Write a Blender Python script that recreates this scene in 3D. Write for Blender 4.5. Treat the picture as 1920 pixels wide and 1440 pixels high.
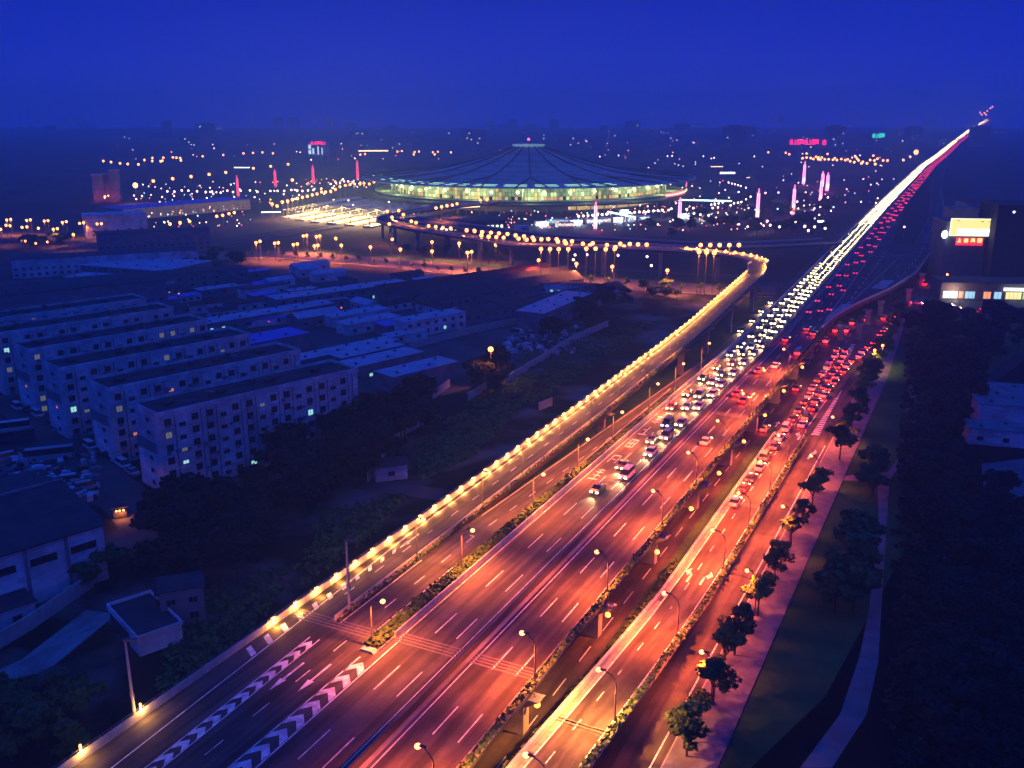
import bpy, math, random
from mathutils import Vector, Matrix
S = bpy.context.scene
for o in list(bpy.data.objects): bpy.data.objects.remove(o)
COL = S.collection
rnd = random.Random(7)
# ------------------------------------------------------------------ camera
F, HY, HC = 1780.0, 208.0, 77.0            # focal length in photo pixels, horizon row, camera height
PT = math.atan((720 - HY) / F)
cam = bpy.data.cameras.new('camera'); cam.sensor_width = 36; cam.lens = 36 * F / 1920
cam.clip_start = 1; cam.clip_end = 20000
co = bpy.data.objects.new('camera', cam); COL.objects.link(co)
co.location = (0, 0, HC); co.rotation_euler = (math.pi / 2 - PT, 0, 0); S.camera = co
# ------------------------------------------------------------------ sky (blue hour)
W_ = bpy.data.worlds.new('World'); S.world = W_; W_.use_nodes = True
nt = W_.node_tree; bg = nt.nodes['Background']
tcn = nt.nodes.new('ShaderNodeTexCoord'); sx = nt.nodes.new('ShaderNodeSeparateXYZ')
rp = nt.nodes.new('ShaderNodeValToRGB')
nt.links.new(tcn.outputs['Generated'], sx.inputs[0]); nt.links.new(sx.outputs['Z'], rp.inputs[0])
nt.links.new(rp.outputs[0], bg.inputs[0])
cr = rp.color_ramp
cr.elements[0].position = 0.0; cr.elements[0].color = (0.0110, 0.032, 0.55, 1)
cr.elements[1].position = 1.0; cr.elements[1].color = (0.0090, 0.076, 0.78, 1)
e = cr.elements.new(0.05); e.color = (0.0045, 0.024, 0.50, 1)
e = cr.elements.new(0.14); e.color = (0.0018, 0.016, 0.40, 1)
e = cr.elements.new(0.45); e.color = (0.0080, 0.066, 0.72, 1)
bg.inputs[1].default_value = 1.0
S.view_settings.view_transform = 'Standard'; S.view_settings.look = 'None'
S.view_settings.exposure = 0; S.view_settings.gamma = 1; S.view_settings.use_curve_mapping = False
S.render.engine = 'CYCLES'
cy = S.cycles
cy.use_denoising = True; cy.use_light_tree = True; cy.max_bounces = 4; cy.diffuse_bounces = 2
cy.glossy_bounces = 2; cy.transmission_bounces = 2; cy.volume_bounces = 1; cy.transparent_max_bounces = 4
cy.sample_clamp_indirect = 2.0; cy.sample_clamp_direct = 0; cy.caustics_reflective = False; cy.caustics_refractive = False
S.render.resolution_x = 1024; S.render.resolution_y = 768
# ------------------------------------------------------------------ geometry of the place
def G(u, v, z=0.0):
    """point of the photograph at a known height -> its place on the map"""
    x = (u - 960) / F; y = (720 - v) / F
    dy = math.cos(PT) + y * math.sin(PT); dz = -math.sin(PT) + y * math.cos(PT)
    t = (z - HC) / dz
    return (x * t, dy * t)
AZ = math.radians(26.45); SA, CA = math.sin(AZ), math.cos(AZ)
SH = [(-100, 0), (300, 0), (344, -1.2), (522, -6), (845, -14.5), (1414, -26), (2300, -27), (3000, -18), (4400, 12), (6000, 40)]
def interp(tab, s):
    if s <= tab[0][0]: return tab[0][1]
    for (a, b), (c, d) in zip(tab, tab[1:]):
        if s <= c: return b + (d - b) * (s - a) / (c - a)
    return tab[-1][1]
def Wd(s, t, z=0.0, shift=True):
    """metres along / across the expressway -> world"""
    if shift: t = t + interp(SH, s)
    return Vector((s * SA + t * CA, s * CA - t * SA, z))
def hdg(s):
    d = Wd(s + 2, 0) - Wd(s - 2, 0); return math.atan2(d.y, d.x)
ZM = lambda s: interp([(0, 7), (1700, 7), (2300, 12), (3000, 25), (4400, 46), (6000, 46)], s)
ZL = lambda s: interp([(0, 7), (130, 7), (200, 7.7), (272, 9.1), (385, 13), (6000, 13)], s)
ZF = lambda s: interp([(0, 7), (130, 7), (300, .3), (6000, .3)], s)
ZR = lambda s: interp([(0, 9), (60, 7), (86, 5), (111, 2.5), (138, .25), (6000, .25)], s)
# ------------------------------------------------------------------ object helpers
def tag(o, label=None, cat=None, group=None, kind=None):
    if label: o['label'] = label
    if cat: o['category'] = cat
    if group: o['group'] = group
    if kind: o['kind'] = kind
    return o
def empty(name, loc=(0, 0, 0), rz=0.0, label=None, cat=None, group=None):
    o = bpy.data.objects.new(name, None); COL.objects.link(o); o.empty_display_size = .2
    o.location = loc; o.rotation_euler.z = rz
    return tag(o, label, cat, group)
def link(name, me, parent=None, loc=None, rz=None):
    o = bpy.data.objects.new(name, me); COL.objects.link(o)
    if parent: o.parent = parent
    if loc is not None: o.location = loc
    if rz is not None: o.rotation_euler.z = rz
    return o
def copy_tree(o, parent=None):
    c = o.copy(); COL.objects.link(c); c.parent = parent
    for ch in [x for x in o.children]: copy_tree(ch, c)
    return c
class MB:
    def __init__(s): s.v = []; s.f = []; s.m = []; s.cur = 0
    def mat(s, i): s.cur = i; return s
    def face(s, pts):
        n = len(s.v); s.v += [tuple(p) for p in pts]; s.f.append(tuple(range(n, n + len(pts)))); s.m.append(s.cur)
    def hexa(s, p):      # 8 corners, bottom ring 0-3 then top ring 4-7
        n = len(s.v); s.v += [tuple(q) for q in p]
        for q in ((0, 3, 2, 1), (4, 5, 6, 7), (0, 1, 5, 4), (1, 2, 6, 5), (2, 3, 7, 6), (3, 0, 4, 7)):
            s.f.append(tuple(n + i for i in q)); s.m.append(s.cur)
    def box(s, x0, x1, y0, y1, z0, z1, M=None):
        p = [(x0, y0, z0), (x1, y0, z0), (x1, y1, z0), (x0, y1, z0), (x0, y0, z1), (x1, y0, z1), (x1, y1, z1), (x0, y1, z1)]
        if M: p = [M @ Vector(q) for q in p]
        s.hexa(p)
    def prism(s, poly, z0, z1):
        k = len(poly); n = len(s.v)
        s.v += [(x, y, z0) for x, y in poly] + [(x, y, z1) for x, y in poly]
        s.f.append(tuple(n + i for i in range(k))[::-1]); s.m.append(s.cur)
        s.f.append(tuple(n + k + i for i in range(k))); s.m.append(s.cur)
        for i in range(k):
            j = (i + 1) % k; s.f.append((n + i, n + j, n + k + j, n + k + i)); s.m.append(s.cur)
    def tube(s, pts, r, n=6):
        pts = [Vector(p) for p in pts]
        rs = r if isinstance(r, (list, tuple)) else [r] * len(pts)
        b = len(s.v)
        for i, p in enumerate(pts):
            d = (pts[min(i + 1, len(pts) - 1)] - pts[max(i - 1, 0)]).normalized()
            a = d.cross(Vector((0, 0, 1)) if abs(d.z) < .9 else Vector((1, 0, 0))).normalized(); c = d.cross(a)
            for k in range(n):
                q = 2 * math.pi * k / n; s.v.append(tuple(p + (a * math.cos(q) + c * math.sin(q)) * rs[i]))
        for i in range(len(pts) - 1):
            for k in range(n):
                j = (k + 1) % n; s.f.append((b + i * n + k, b + i * n + j, b + (i + 1) * n + j, b + (i + 1) * n + k)); s.m.append(s.cur)
        s.f.append(tuple(b + k for k in range(n))); s.m.append(s.cur)
        s.f.append(tuple(b + (len(pts) - 1) * n + k for k in range(n))[::-1]); s.m.append(s.cur)
    def ball(s, c, r, n=8, m=5, sz=1.0):
        c = Vector(c)
        prof = [math.pi * (i + .0) / m for i in range(m + 1)]
        b = len(s.v)
        for a in prof:
            for k in range(n):
                q = 2 * math.pi * k / n
                s.v.append((c.x + r * math.sin(a) * math.cos(q), c.y + r * math.sin(a) * math.sin(q), c.z + r * sz * math.cos(a)))
        for i in range(m):
            for k in range(n):
                j = (k + 1) % n; s.f.append((b + i * n + k, b + (i + 1) * n + k, b + (i + 1) * n + j, b + i * n + j)); s.m.append(s.cur)
    def mesh(s, name, mats):
        me = bpy.data.meshes.new(name); me.from_pydata(s.v, [], s.f)
        for m in (mats if isinstance(mats, (list, tuple)) else [mats]): me.materials.append(m)
        me.polygons.foreach_set('material_index', s.m); me.update()
        return me
    def build(s, name, mats, parent=None, loc=None, rz=None):
        return link(name, s.mesh(name, mats), parent, loc, rz)
# ------------------------------------------------------------------ materials
def mat(name, col, col2=None, scale=1.0, rough=.8, spec=.3, stretch=None, bump=0, detail=6, lo=.35, hi=.65, metal=0):
    m = bpy.data.materials.new(name); m.use_nodes = True; n = m.node_tree.nodes; l = m.node_tree.links
    b = n['Principled BSDF']; b.inputs['Roughness'].default_value = rough
    b.inputs['Specular IOR Level'].default_value = spec; b.inputs['Metallic'].default_value = metal
    c2 = col2 or tuple(c * .75 for c in col)
    tc = n.new('ShaderNodeTexCoord'); mp = n.new('ShaderNodeMapping'); nz = n.new('ShaderNodeTexNoise'); cr = n.new('ShaderNodeValToRGB')
    l.new(tc.outputs['Object'], mp.inputs[0]); l.new(mp.outputs[0], nz.inputs[0]); l.new(nz.outputs[0], cr.inputs[0]); l.new(cr.outputs[0], b.inputs['Base Color'])
    nz.inputs['Scale'].default_value = scale; nz.inputs['Detail'].default_value = detail
    if stretch:      # grain running along the expressway
        mp.vector_type = 'TEXTURE'; mp.inputs['Rotation'].default_value = (0, 0, math.pi / 2 - AZ); mp.inputs['Scale'].default_value = stretch
    cr.color_ramp.elements[0].position = lo; cr.color_ramp.elements[1].position = hi
    cr.color_ramp.elements[0].color = (*col, 1); cr.color_ramp.elements[1].color = (*c2, 1)
    if name in ('asphalt', 'asphalt_local', 'road_paint', 'pale_wall', 'concrete'):     # broad patches, repairs and stains
        n2 = n.new('ShaderNodeTexNoise'); n2.inputs['Scale'].default_value = {'road_paint': .9, 'pale_wall': .12}.get(name, .085); n2.inputs['Detail'].default_value = 9
        n2.inputs['Roughness'].default_value = .68; r2 = n.new('ShaderNodeValToRGB'); r2.color_ramp.elements[0].position = .38; r2.color_ramp.elements[1].position = .62
        d_ = .66 if name == 'road_paint' else .62
        r2.color_ramp.elements[0].color = (d_, d_, d_, 1); r2.color_ramp.elements[1].color = (1.25, 1.25, 1.25, 1)
        mx = n.new('ShaderNodeMixRGB'); mx.blend_type = 'MULTIPLY'; mx.inputs[0].default_value = 1
        l.new(tc.outputs['Object'], n2.inputs[0]); l.new(n2.outputs[0], r2.inputs[0]); l.new(cr.outputs[0], mx.inputs[1]); l.new(r2.outputs[0], mx.inputs[2]); l.new(mx.outputs[0], b.inputs['Base Color'])
    if bump:
        bp = n.new('ShaderNodeBump'); bp.inputs['Strength'].default_value = bump; bp.inputs['Distance'].default_value = .3
        l.new(nz.outputs[0], bp.inputs['Height']); l.new(bp.outputs[0], b.inputs['Normal'])
    return m
def emit(name, col, st, sample=False):
    m = bpy.data.materials.new(name); m.use_nodes = True; n = m.node_tree.nodes; l = m.node_tree.links
    b = n['Principled BSDF']; b.inputs['Base Color'].default_value = (.3, .3, .3, 1)
    b.inputs['Emission Color'].default_value = (*col, 1); b.inputs['Emission Strength'].default_value = st
    m.cycles.emission_sampling = 'AUTO' if sample else 'NONE'
    return m
A = mat('asphalt', (.034, .033, .034), (.080, .076, .072), 1.1, .78, .22, stretch=(26, 1.0, 1), detail=9, lo=.40, hi=.62)
A2 = mat('asphalt_local', (.040, .038, .036), (.085, .080, .072), .8, .85, .2, stretch=(12, 1.2, 1), detail=9, lo=.4, hi=.62)
PAINT = mat('road_paint', (.80, .80, .78), (.58, .58, .56), 1.5, .7)
CONC = mat('concrete', (.30, .29, .27), (.20, .19, .18), .5, .85, stretch=(3, 1, 1))
CONCL = mat('pale_concrete', (.46, .45, .42), (.34, .33, .30), .8, .8)
KERB = mat('kerb_stone', (.42, .40, .37), (.3, .29, .27), 1.2)
PAVE = mat('paving', (.14, .15, .18), (.08, .085, .11), .5, .85, bump=.1)
HEDGE = mat('hedge_leaf', (.03, .085, .018), (.07, .15, .03), 2.0, .7)
LEAF = mat('leaf', (.016, .055, .012), (.055, .120, .025), .8, .75)
LEAF2 = mat('leaf_light', (.05, .12, .02), (.10, .18, .04), .9, .7)
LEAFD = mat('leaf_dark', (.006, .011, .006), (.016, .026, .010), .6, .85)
BARK = mat('bark', (.05, .035, .025), (.03, .022, .016), 3)
GRASS = mat('park_grass', (.014, .060, .020), (.040, .120, .035), .06, .95, .1, detail=9)
EARTH = mat('waste_ground', (.010, .015, .009), (.14, .15, .13), .045, .95, .1, detail=14, lo=.48, hi=.66)
EARTHD = mat('far_ground', (.020, .022, .026), (.048, .05, .055), .012, .95, .1, detail=10)
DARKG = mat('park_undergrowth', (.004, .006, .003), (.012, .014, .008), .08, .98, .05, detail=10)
DIRT = mat('bare_yard', (.11, .105, .10), (.055, .055, .052), .05, .95, .1, detail=10)
WALLW = mat('pale_wall', (.66, .66, .66), (.48, .48, .49), .35, .9, stretch=(1, 1, .3))
WALLG = mat('grey_wall', (.22, .22, .24), (.15, .15, .16), .3, .9)
ROOFD = mat('dark_roof', (.035, .036, .040), (.060, .060, .064), .3, .9, detail=8)
ROOFL = mat('pale_sheet_roof', (.46, .46, .52), (.32, .32, .37), .3, .6)
ROOFB = mat('blue_sheet_roof', (.04, .14, .62), (.03, .10, .48), .3, .5)
ROOFR = mat('red_roof', (.12, .035, .03), (.08, .03, .03), .3, .9)
GLASSD = mat('dark_glass', (.010, .011, .014), (.02, .02, .024), 1, .25, .5)
METAL = mat('grey_metal', (.12, .12, .125), (.09, .09, .095), 2, .5, .5, metal=.4)
DARKM = mat('dark_metal', (.05, .05, .055), (.035, .035, .04), 2, .5)
TANK = mat('rubber', (.02, .02, .02), (.012, .012, .012), 5, .9)
SCREEN = mat('noise_screen', (.16, .19, .20), (.10, .12, .13), .4, .4, .5)
STROOF = mat('station_roof', (.26, .42, .36), (.15, .24, .22), .05, .45, .5)
PLANTER = mat('planter_box', (.34, .31, .28), (.24, .22, .20), 1)
NA = lambda c: tuple(c)
E_OR = emit('sodium_globe', (1, .25, .045), 9)
E_RD = emit('sodium_globe_deep', (1, .30, .08), 6)
E_YL = emit('parapet_bulb', (1, .36, .07), 12)
E_WH = emit('white_globe', (1, .58, .46), 7)
E_CY = emit('cool_tube', (.45, .85, 1), 6)
E_HL = emit('headlight_glow', (1, .62, .25), 45)
E_HLF = emit('headlight_far', (1, .66, .28), 34)
E_TL = emit('taillight_glow', (1, .02, .012), 12)
E_TLF = emit('taillight_far', (1, .015, .04), 5)
E_PINK = emit('pink_neon', (1, .12, .26), 3.6)
E_PINKC = emit('pink_neon_core', (1, .50, .66), 3.2)
E_REDN = emit('crimson_neon', (1, .04, .13), 1.3)
E_REDC = emit('crimson_core', (1, .12, .2), 1.8)
E_WWARM = emit('lit_window_warm', (1, .30, .08), .6)
E_WCOOL = emit('lit_window_cool', (.45, .95, .85), .8)
E_WDIM = emit('dim_window', (.5, .5, .28), .22)
# ------------------------------------------------------------------ haze over the city
hz = MB(); hz.box(-3500, 4200, -40, 4700, -1.5, 150)
hm = bpy.data.materials.new('haze'); hm.use_nodes = True; hn = hm.node_tree
for n_ in list(hn.nodes):
    if n_.type == 'BSDF_PRINCIPLED': hn.nodes.remove(n_)
pv = hn.nodes.new('ShaderNodeVolumePrincipled'); pv.inputs['Color'].default_value = (.45, .82, 1, 1)
pv.inputs['Density'].default_value = .00040; pv.inputs['Anisotropy'].default_value = 0.3
hn.links.new(pv.outputs[0], [n_ for n_ in hn.nodes if n_.type == 'OUTPUT_MATERIAL'][0].inputs['Volume'])
haze = hz.build('haze', hm); haze['kind'] = 'stuff'
# ------------------------------------------------------------------ ground
def sheet(name, poly, z, m, kind='structure', th=.0):
    b = MB()
    if th: b.prism(poly, z - th, z)
    else: b.face([(x, y, z) for x, y in poly])
    o = b.build(name, m); tag(o, kind=kind); return o
g = MB(); N = 40
g.face([(-3400, -30, 0), (4100, -30, 0), (4100, 4650, 0), (-3400, 4650, 0)])
tag(g.build('ground', EARTHD), kind='structure')
P = lambda *pts: [G(u, v) for u, v in pts]
sheet('waste_land', [tuple(Wd(s, t).xy) for s, t in ((20, -84), (400, -86), (430, -120), (300, -150), (150, -175), (20, -150))], .02, EARTH)
sheet('park_lawn', [tuple(Wd(s, t).xy) for s, t in ((20, -21), (400, -19), (395, 30), (330, 10), (250, -6), (185, -5), (120, -12), (100, -18), (60, -19), (20, -19))], .03, GRASS)
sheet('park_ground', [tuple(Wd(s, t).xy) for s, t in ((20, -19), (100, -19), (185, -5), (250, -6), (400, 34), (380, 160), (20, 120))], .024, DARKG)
sheet('yard', P((520, 660), (900, 600), (1180, 640), (830, 742), (690, 742)), .028, DIRT)
sheet('yard_far', P((300, 620), (500, 500), (900, 530), (1180, 575), (1150, 640), (870, 640), (600, 650)), .012, mat('yard_far', (.07, .07, .075), (.04, .04, .045), .04, .95, detail=10))
# ------------------------------------------------------------------ roads
def ribbon(name, s0, s1, tl, tr, z, m, step=10, th=0, shift=True, kind='structure', parent=None, loc=0.0):
    b = MB(); k = max(1, round((s1 - s0) / step)); f_ = lambda q, s: q(s) if callable(q) else q
    prev = None
    for i in range(k + 1):
        s = s0 + (s1 - s0) * i / k; zz = f_(z, s) + loc
        a, c = Wd(s, f_(tl, s), zz, shift), Wd(s, f_(tr, s), zz, shift)
        if prev:
            if th:
                d = Vector((0, 0, -th)); p, q = prev
                b.hexa([p + d, q + d, c + d, a + d, p, q, c, a])
            else: b.face([prev[0], prev[1], c, a])
        prev = (a, c)
    o = b.build(name, m, parent)
    if kind and not parent: o['kind'] = kind
    return o
ribbon('elevated_road', 20, 4500, -66.4, -44.6, ZM, A, 20, th=1.4)
ribbon('slip_road_left', 20, 300, -76.0, -69.2, lambda s: ZF(s) , A, 8, th=.5)
ribbon('slip_road_left_far', 300, 1000, -76.0, -69.2, .3, A, 20)
ribbon('left_ramp', 20, 385, lambda s: -83.6, lambda s: -76.4, ZL, A, 6, th=1.1)
ribbon('merge_apron', 20, 93, -76.4, -66.4, 7.0, A, 10, th=1.2, loc=-.006)
ribbon('merge_apron_edge', 93, 97, -76.4, -69.2, 7.0, A, 4, th=.4, loc=-.006)
ribbon('right_ramp', 20, 234, -41.0, -33.4, ZR, A, 6, th=.9)
ribbon('underpass_road', 20, 420, -50.0, -41.3, .05, A2, 20)
ribbon('service_road', 20, 234, -33.0, -27.4, .06, A2, 20)
ribbon('junction_road', 230, 420, -41.3, -27.4, .055, A2, 20)
ribbon('right_pavement', 20, 410, -27.4, -21.3, .16, PAVE, 20, th=.14)
ribbon('pavement_kerb', 20, 410, -27.55, -27.38, .17, KERB, 20, th=.16)
# paved floor joints across the pavement, cut as shallow strips
sheet('cross_street', [tuple(Wd(s, t).xy) for s, t in ((415, -95), (450, -95), (462, 140), (428, 140))], .05, A2)
# embankment on the left where the road is on fill
b = MB()
for s0 in range(20, 150, 5):
    def ed(s): return Wd(s, -83.7, 6.4), Wd(s, -84.8, 6.2), Wd(s, -91.5 + max(0, (s - 90) * .06), .05)
    p, q = ed(s0), ed(s0 + 5)
    b.face([p[1], p[0], q[0], q[1]]); b.face([p[2], p[1], q[1], q[2]])
    if s0 >= 145: b.face([q[0], q[2], Wd(s0 + 5, -84, .05)])
tag(b.build('grass_embankment', GRASS), kind='structure')
# median verge strips and concrete edge of the right ramp
ribbon('verge', 20, 232, lambda s: -43.0 + .9, lambda s: -41.2, .12, GRASS, 8)
b = MB()
for s0 in range(22, 232, 5):
    q = [(Wd(s_, -43.4, .1), Wd(s_, -41.15, max(.12, ZR(s_) - .5))) for s_ in (s0, s0 + 5)]
    b.face([q[0][0], q[0][1], q[1][1], q[1][0]])
tag(b.build('verge_bank', mat('verge_grass', (.02, .07, .015), (.05, .12, .03), .8, .9)), kind='structure')
ribbon('ramp_shoulder', 22, 232, -40.5, -39.75, ZR, mat('ramp_shoulder', (.32, .29, .23), (.19, .17, .13), 1.5, .9), 6, loc=.02)
ribbon('left_verge', 150, 415, -84.5, -76.2, .09, GRASS, 12)
# ---- road paint: all lines lie 4-8 mm above the asphalt
pm = MB()
def stroke(s0, s1, t0, w, z, pm=pm, t1=None):
    t1 = t0 if t1 is None else t1
    k = max(1, int(abs(s1 - s0) / 20)); f_ = z if callable(z) else (lambda s: z)
    for i in range(k):
        a = s0 + (s1 - s0) * i / k; c = s0 + (s1 - s0) * (i + 1) / k
        ta = t0 + (t1 - t0) * i / k; tb = t0 + (t1 - t0) * (i + 1) / k
        pm.face([Wd(a, ta - w / 2, f_(a) + .008), Wd(a, ta + w / 2, f_(a) + .008), Wd(c, tb + w / 2, f_(c) + .008), Wd(c, tb - w / 2, f_(c) + .008)])
def poly(pts, z, pm=pm):
    f_ = z if callable(z) else (lambda s: z)
    pm.face([Wd(s, t, f_(s) + .008) for s, t in pts])
for t in (-50.75, -47.35):
    for k in range(-4, 60): stroke(81.2 + 15 * k, 87.2 + 15 * k, t, .16, ZM)
for t in (-62.0, -58.6):
    for k in range(-4, 60): stroke(70.6 + 15 * k, 76.6 + 15 * k, t, .16, ZM)
stroke(22, 1800, -53.8, .16, ZM); stroke(22, 1800, -45.3, .14, ZM)
stroke(22, 1800, -56.7, .14, ZM); stroke(22, 97, -65.0, .2, ZM, t1=-65.4); stroke(97, 1500, -65.7, .16, ZM)
# left merge area
for k in range(-5, 3): stroke(74.5 + 8 * k, 77.5 + 8 * k, -71.9 - .0 * k, .14, 7.0)
for k in range(0, 24): stroke(103.2 + 8.2 * k, 106.2 + 8.2 * k, -72.2, .14, ZF)
for k in range(0, 33): stroke(104 + 8 * k, 106.6 + 8 * k, -79.9, .13, ZL)
stroke(97, 290, -75.5, .14, ZF); stroke(97, 290, -69.7, .14, ZF); stroke(97, 380, -77.0, .12, ZL)
stroke(22, 96, -78.0, .17, 7.0, t1=-81.0); stroke(96, 126, -81.0, .17, 7.0, t1=-82.6); stroke(126, 380, -82.6, .14, ZL)
stroke(22, 92, -75.2, .16, 7.0, t1=-77.0); stroke(22, 92, -73.3, .16, 7.0, t1=-75.4)
stroke(22, 91, -68.2, .18, 7.0, t1=-67.9)
tw = lambda s: (-75.2 - 1.8 * (s - 22) / 70, -73.3 - 2.1 * (s - 22) / 70)
s = 24
while s < 91:       # small chevrons
    a, c = tw(s); m_ = (a + c) / 2
    poly([(s, a + .1), (s + 1.0, m_), (s + 2.3, m_), (s + 1.3, a + .1)], 7.0); poly([(s + 1.0, m_), (s, c - .1), (s + 1.3, c - .1), (s + 2.3, m_)], 7.0); s += 2.6
s = 22
while s < 89:       # large chevrons
    a, c = -68.1, -65.1 - .4 * (s - 22) / 75; m_ = (a + c) / 2
    poly([(s, a + .1), (s + 1.5, m_), (s + 2.9, m_), (s + 1.4, a + .1)], 7.0); poly([(s + 1.5, m_), (s, c - .1), (s + 1.5, c - .1), (s + 2.9, m_)], 7.0); s += 3.1
for k in range(13):                                    # bars beside the ramp edge
    s = 84.5 + 3.4 * k; wd = max(.5, 2.0 - .13 * k)
    poly([(s, -80.9), (s + 1.0, -80.9), (s + 2.2, -80.9 - wd), (s + 1.2, -80.9 - wd)], 7.0)
def arrow(s0, t0, z, L=6, w=.3, d=1, turn=0):
    q = lambda a, c: (s0 + d * a, t0 + d * c)
    if not turn:
        poly([q(0, -w / 2), q(L * .62, -w / 2), q(L * .62, w / 2), q(0, w / 2)], z); poly([q(L * .6, -w * 1.6), q(L, 0), q(L * .6, w * 1.6)], z)
    else:
        poly([q(0, -w / 2), q(L * .7, -w / 2), q(L * .7, w / 2), q(0, w / 2)], z)
        poly([q(L * .55, 0), q(L * .75, 0), q(L * .95, turn * 1.0), q(L * .72, turn * 1.0)], z)
        poly([q(L * .5, turn * .9), q(L * 1.2, turn * .9), q(L * .85, turn * 2.3)], z)
arrow(86.5, -73.7, 7.0, 7, .3, -1); arrow(87.8, -70.3, 7.0, 7, .3, -1); arrow(127, -81.1, ZL, 6, .3, -1)
for t in (-46.3, -49.6, -53.0): arrow(233, t + 1, ZM, 6, .3, 1)
arrow(143.4, -38.3, ZR, 4.6, .4, 1, turn=-.55); arrow(143.4, -36.0, ZR, 4.6, .4, 1, turn=.55)
# right ramp, service road, junction
for k in range(-8, 20): stroke(100.6 + 8 * k, 103.3 + 8 * k, -37.8, .15, ZR)
stroke(22, 234, -39.6, .22, ZR); stroke(22, 234, -34.2, .14, ZR)
for k in range(-10, 24): stroke(132 + 9.4 * k, 136.5 + 9.4 * k, -45.4, .15, .05)
stroke(22, 225, -29.0, .2, .06, t1=-28.3)
for k in range(12): stroke(234 + 1.6 * k, 235 + 1.6 * k, -39.2, 1.6, .056, t1=-39.2)
for k in range(26):
    w_ = 1.8 - .05 * k; poly([(232 + 1.7 * k, -31.8 - w_ / 2), (233 + 1.7 * k, -31.8 - w_ / 2), (233.4 + 1.7 * k, -31.8 + w_ / 2), (232.4 + 1.7 * k, -31.8 + w_ / 2)], .056)
for k in range(34): poly([(262 + 2.2 * k, -36), (263 + 2.2 * k, -36), (263.3 + 2.2 * k, -34.6), (262.3 + 2.2 * k, -34.6)], .056)
stroke(232, 275, -34.6, .16, .056, t1=-33.9); stroke(232, 272, -36.4, .14, .056)
arrow(226, -34.9, .25, 5, .45, 1, turn=-.6); arrow(234, -41.9, .055, 5, .4, 1); arrow(214, -30.4, .06, 6, .4, 1, turn=.5); arrow(284, -33, .056, 5, .4, 1)
# worn lane lettering in the outer left lane, seen from the oncoming side: strokes of five characters
def strokes(s0, t0, sc, segs):
    for a, c, d, e_, w in segs:
        x0, y0 = s0 - c * sc * 3.2, t0 - (a - .5) * sc; x1, y1 = s0 - e_ * sc * 3.2, t0 - (d - .5) * sc
        if abs(x1 - x0) > abs(y1 - y0): poly([(x0, y0 - w / 2), (x0, y0 + w / 2), (x1, y1 + w / 2), (x1, y1 - w / 2)], ZM)
        else: poly([(x0 - w, y0), (x0 + w, y0), (x1 + w, y1), (x1 - w, y1)], ZM)
CH = {
 'a': [(.5, 0, .5, 1, .2), (.1, .3, .9, .3, .22), (.1, .6, .9, .6, .22), (0, .95, 1, .95, .25), (.15, .1, .85, .1, .2)],
 'b': [(.1, .2, .1, .95, .16), (.9, .2, .9, .95, .16), (.1, .2, .9, .2, .2), (.3, .6, .7, .6, .2)],
 'c': [(.1, .1, .1, .9, .18), (.9, .1, .9, .9, .18), (.1, .1, .9, .1, .2), (.1, .5, .9, .5, .2), (.1, .9, .9, .9, .2), (.5, 0, .5, 1, .16)],
 'd': [(.45, 0, .45, .95, .2), (.45, .4, .9, .4, .22), (0, .95, 1, .95, .25)],
 'e': [(.1, .15, .9, .15, .2), (.5, 0, .5, 1, .18), (.15, .5, .85, .5, .2), (0, .8, 1, .8, .22), (.25, .3, .25, .6, .14), (.75, .3, .75, .6, .14)]}
for (s, c) in ((170, 'a'), (180, 'b'), (190.5, 'c'), (200, 'd'), (209, 'e')): strokes(s, -63.9, 1.9, CH[c])
# deck of the merging on-ramp to the right of the main road
EDGE = [(322, -44.7), (344, -43.2), (370, -38.9), (410, -29.5), (458, -21.8), (519, -18.6), (600, -17.5), (700, -16.5), (820, -19), (950, -24.5), (1200, -30), (1432, -33), (1700, -44.6)]
ET = lambda s: interp(EDGE, s)
HOLE = lambda s: interp([(0, -44.6), (540, -44.6), (560, -41), (600, -40), (660, -36), (700, -31), (760, -30), (900, -33), (1150, -44.6)], s)
ribbon('merging_deck', 322, 560, -44.6, ET, 7.0, A, 8, th=1.4, loc=-.0)
ribbon('merging_ramp', 560, 1700, lambda s: ET(s) - 9 if ET(s) - 9 > -44.6 else -44.6, ET, 7.0, A, 15, th=1.4)
ribbon('merging_branch', 560, 800, -44.6, lambda s: -44.6 + max(.2, 5.5 - (s - 560) * .022), 7.0, A, 15, th=1.4)
for k in range(26):                                     # hatched nose markings
    s = 338 + 1.9 * k; w_ = .8 + .16 * k; t_ = ET(s) - 1.2
    if w_ < 3.6: poly([(s, t_ - w_), (s + .9, t_ - w_), (s + .9, t_), (s, t_)], 7.0)
stroke(350, 520, -42.6, .16, 7.0, t1=-31)
for k in range(14): stroke(360 + 12 * k, 365 + 12 * k, -42 + .2 * k, .3, 7.0)
for k in range(9): poly([(412 + 2.6 * k, -36.5 + .3 * k), (413.2 + 2.6 * k, -36.5 + .3 * k), (413.2 + 2.6 * k, -31.5 + .3 * k), (412 + 2.6 * k, -31.5 + .3 * k)], 7.0)
for k in range(30): stroke(430 + 14 * k, 436 + 14 * k, ET(430 + 14 * k) - 4.5, .18, 7.0)
# dashes on junction
for k in range(14): stroke(240 + 12 * k, 245 + 12 * k, -37.9, .15, .056)
marks = pm.build('road_markings', PAINT); tag(marks, kind='structure')
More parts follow.
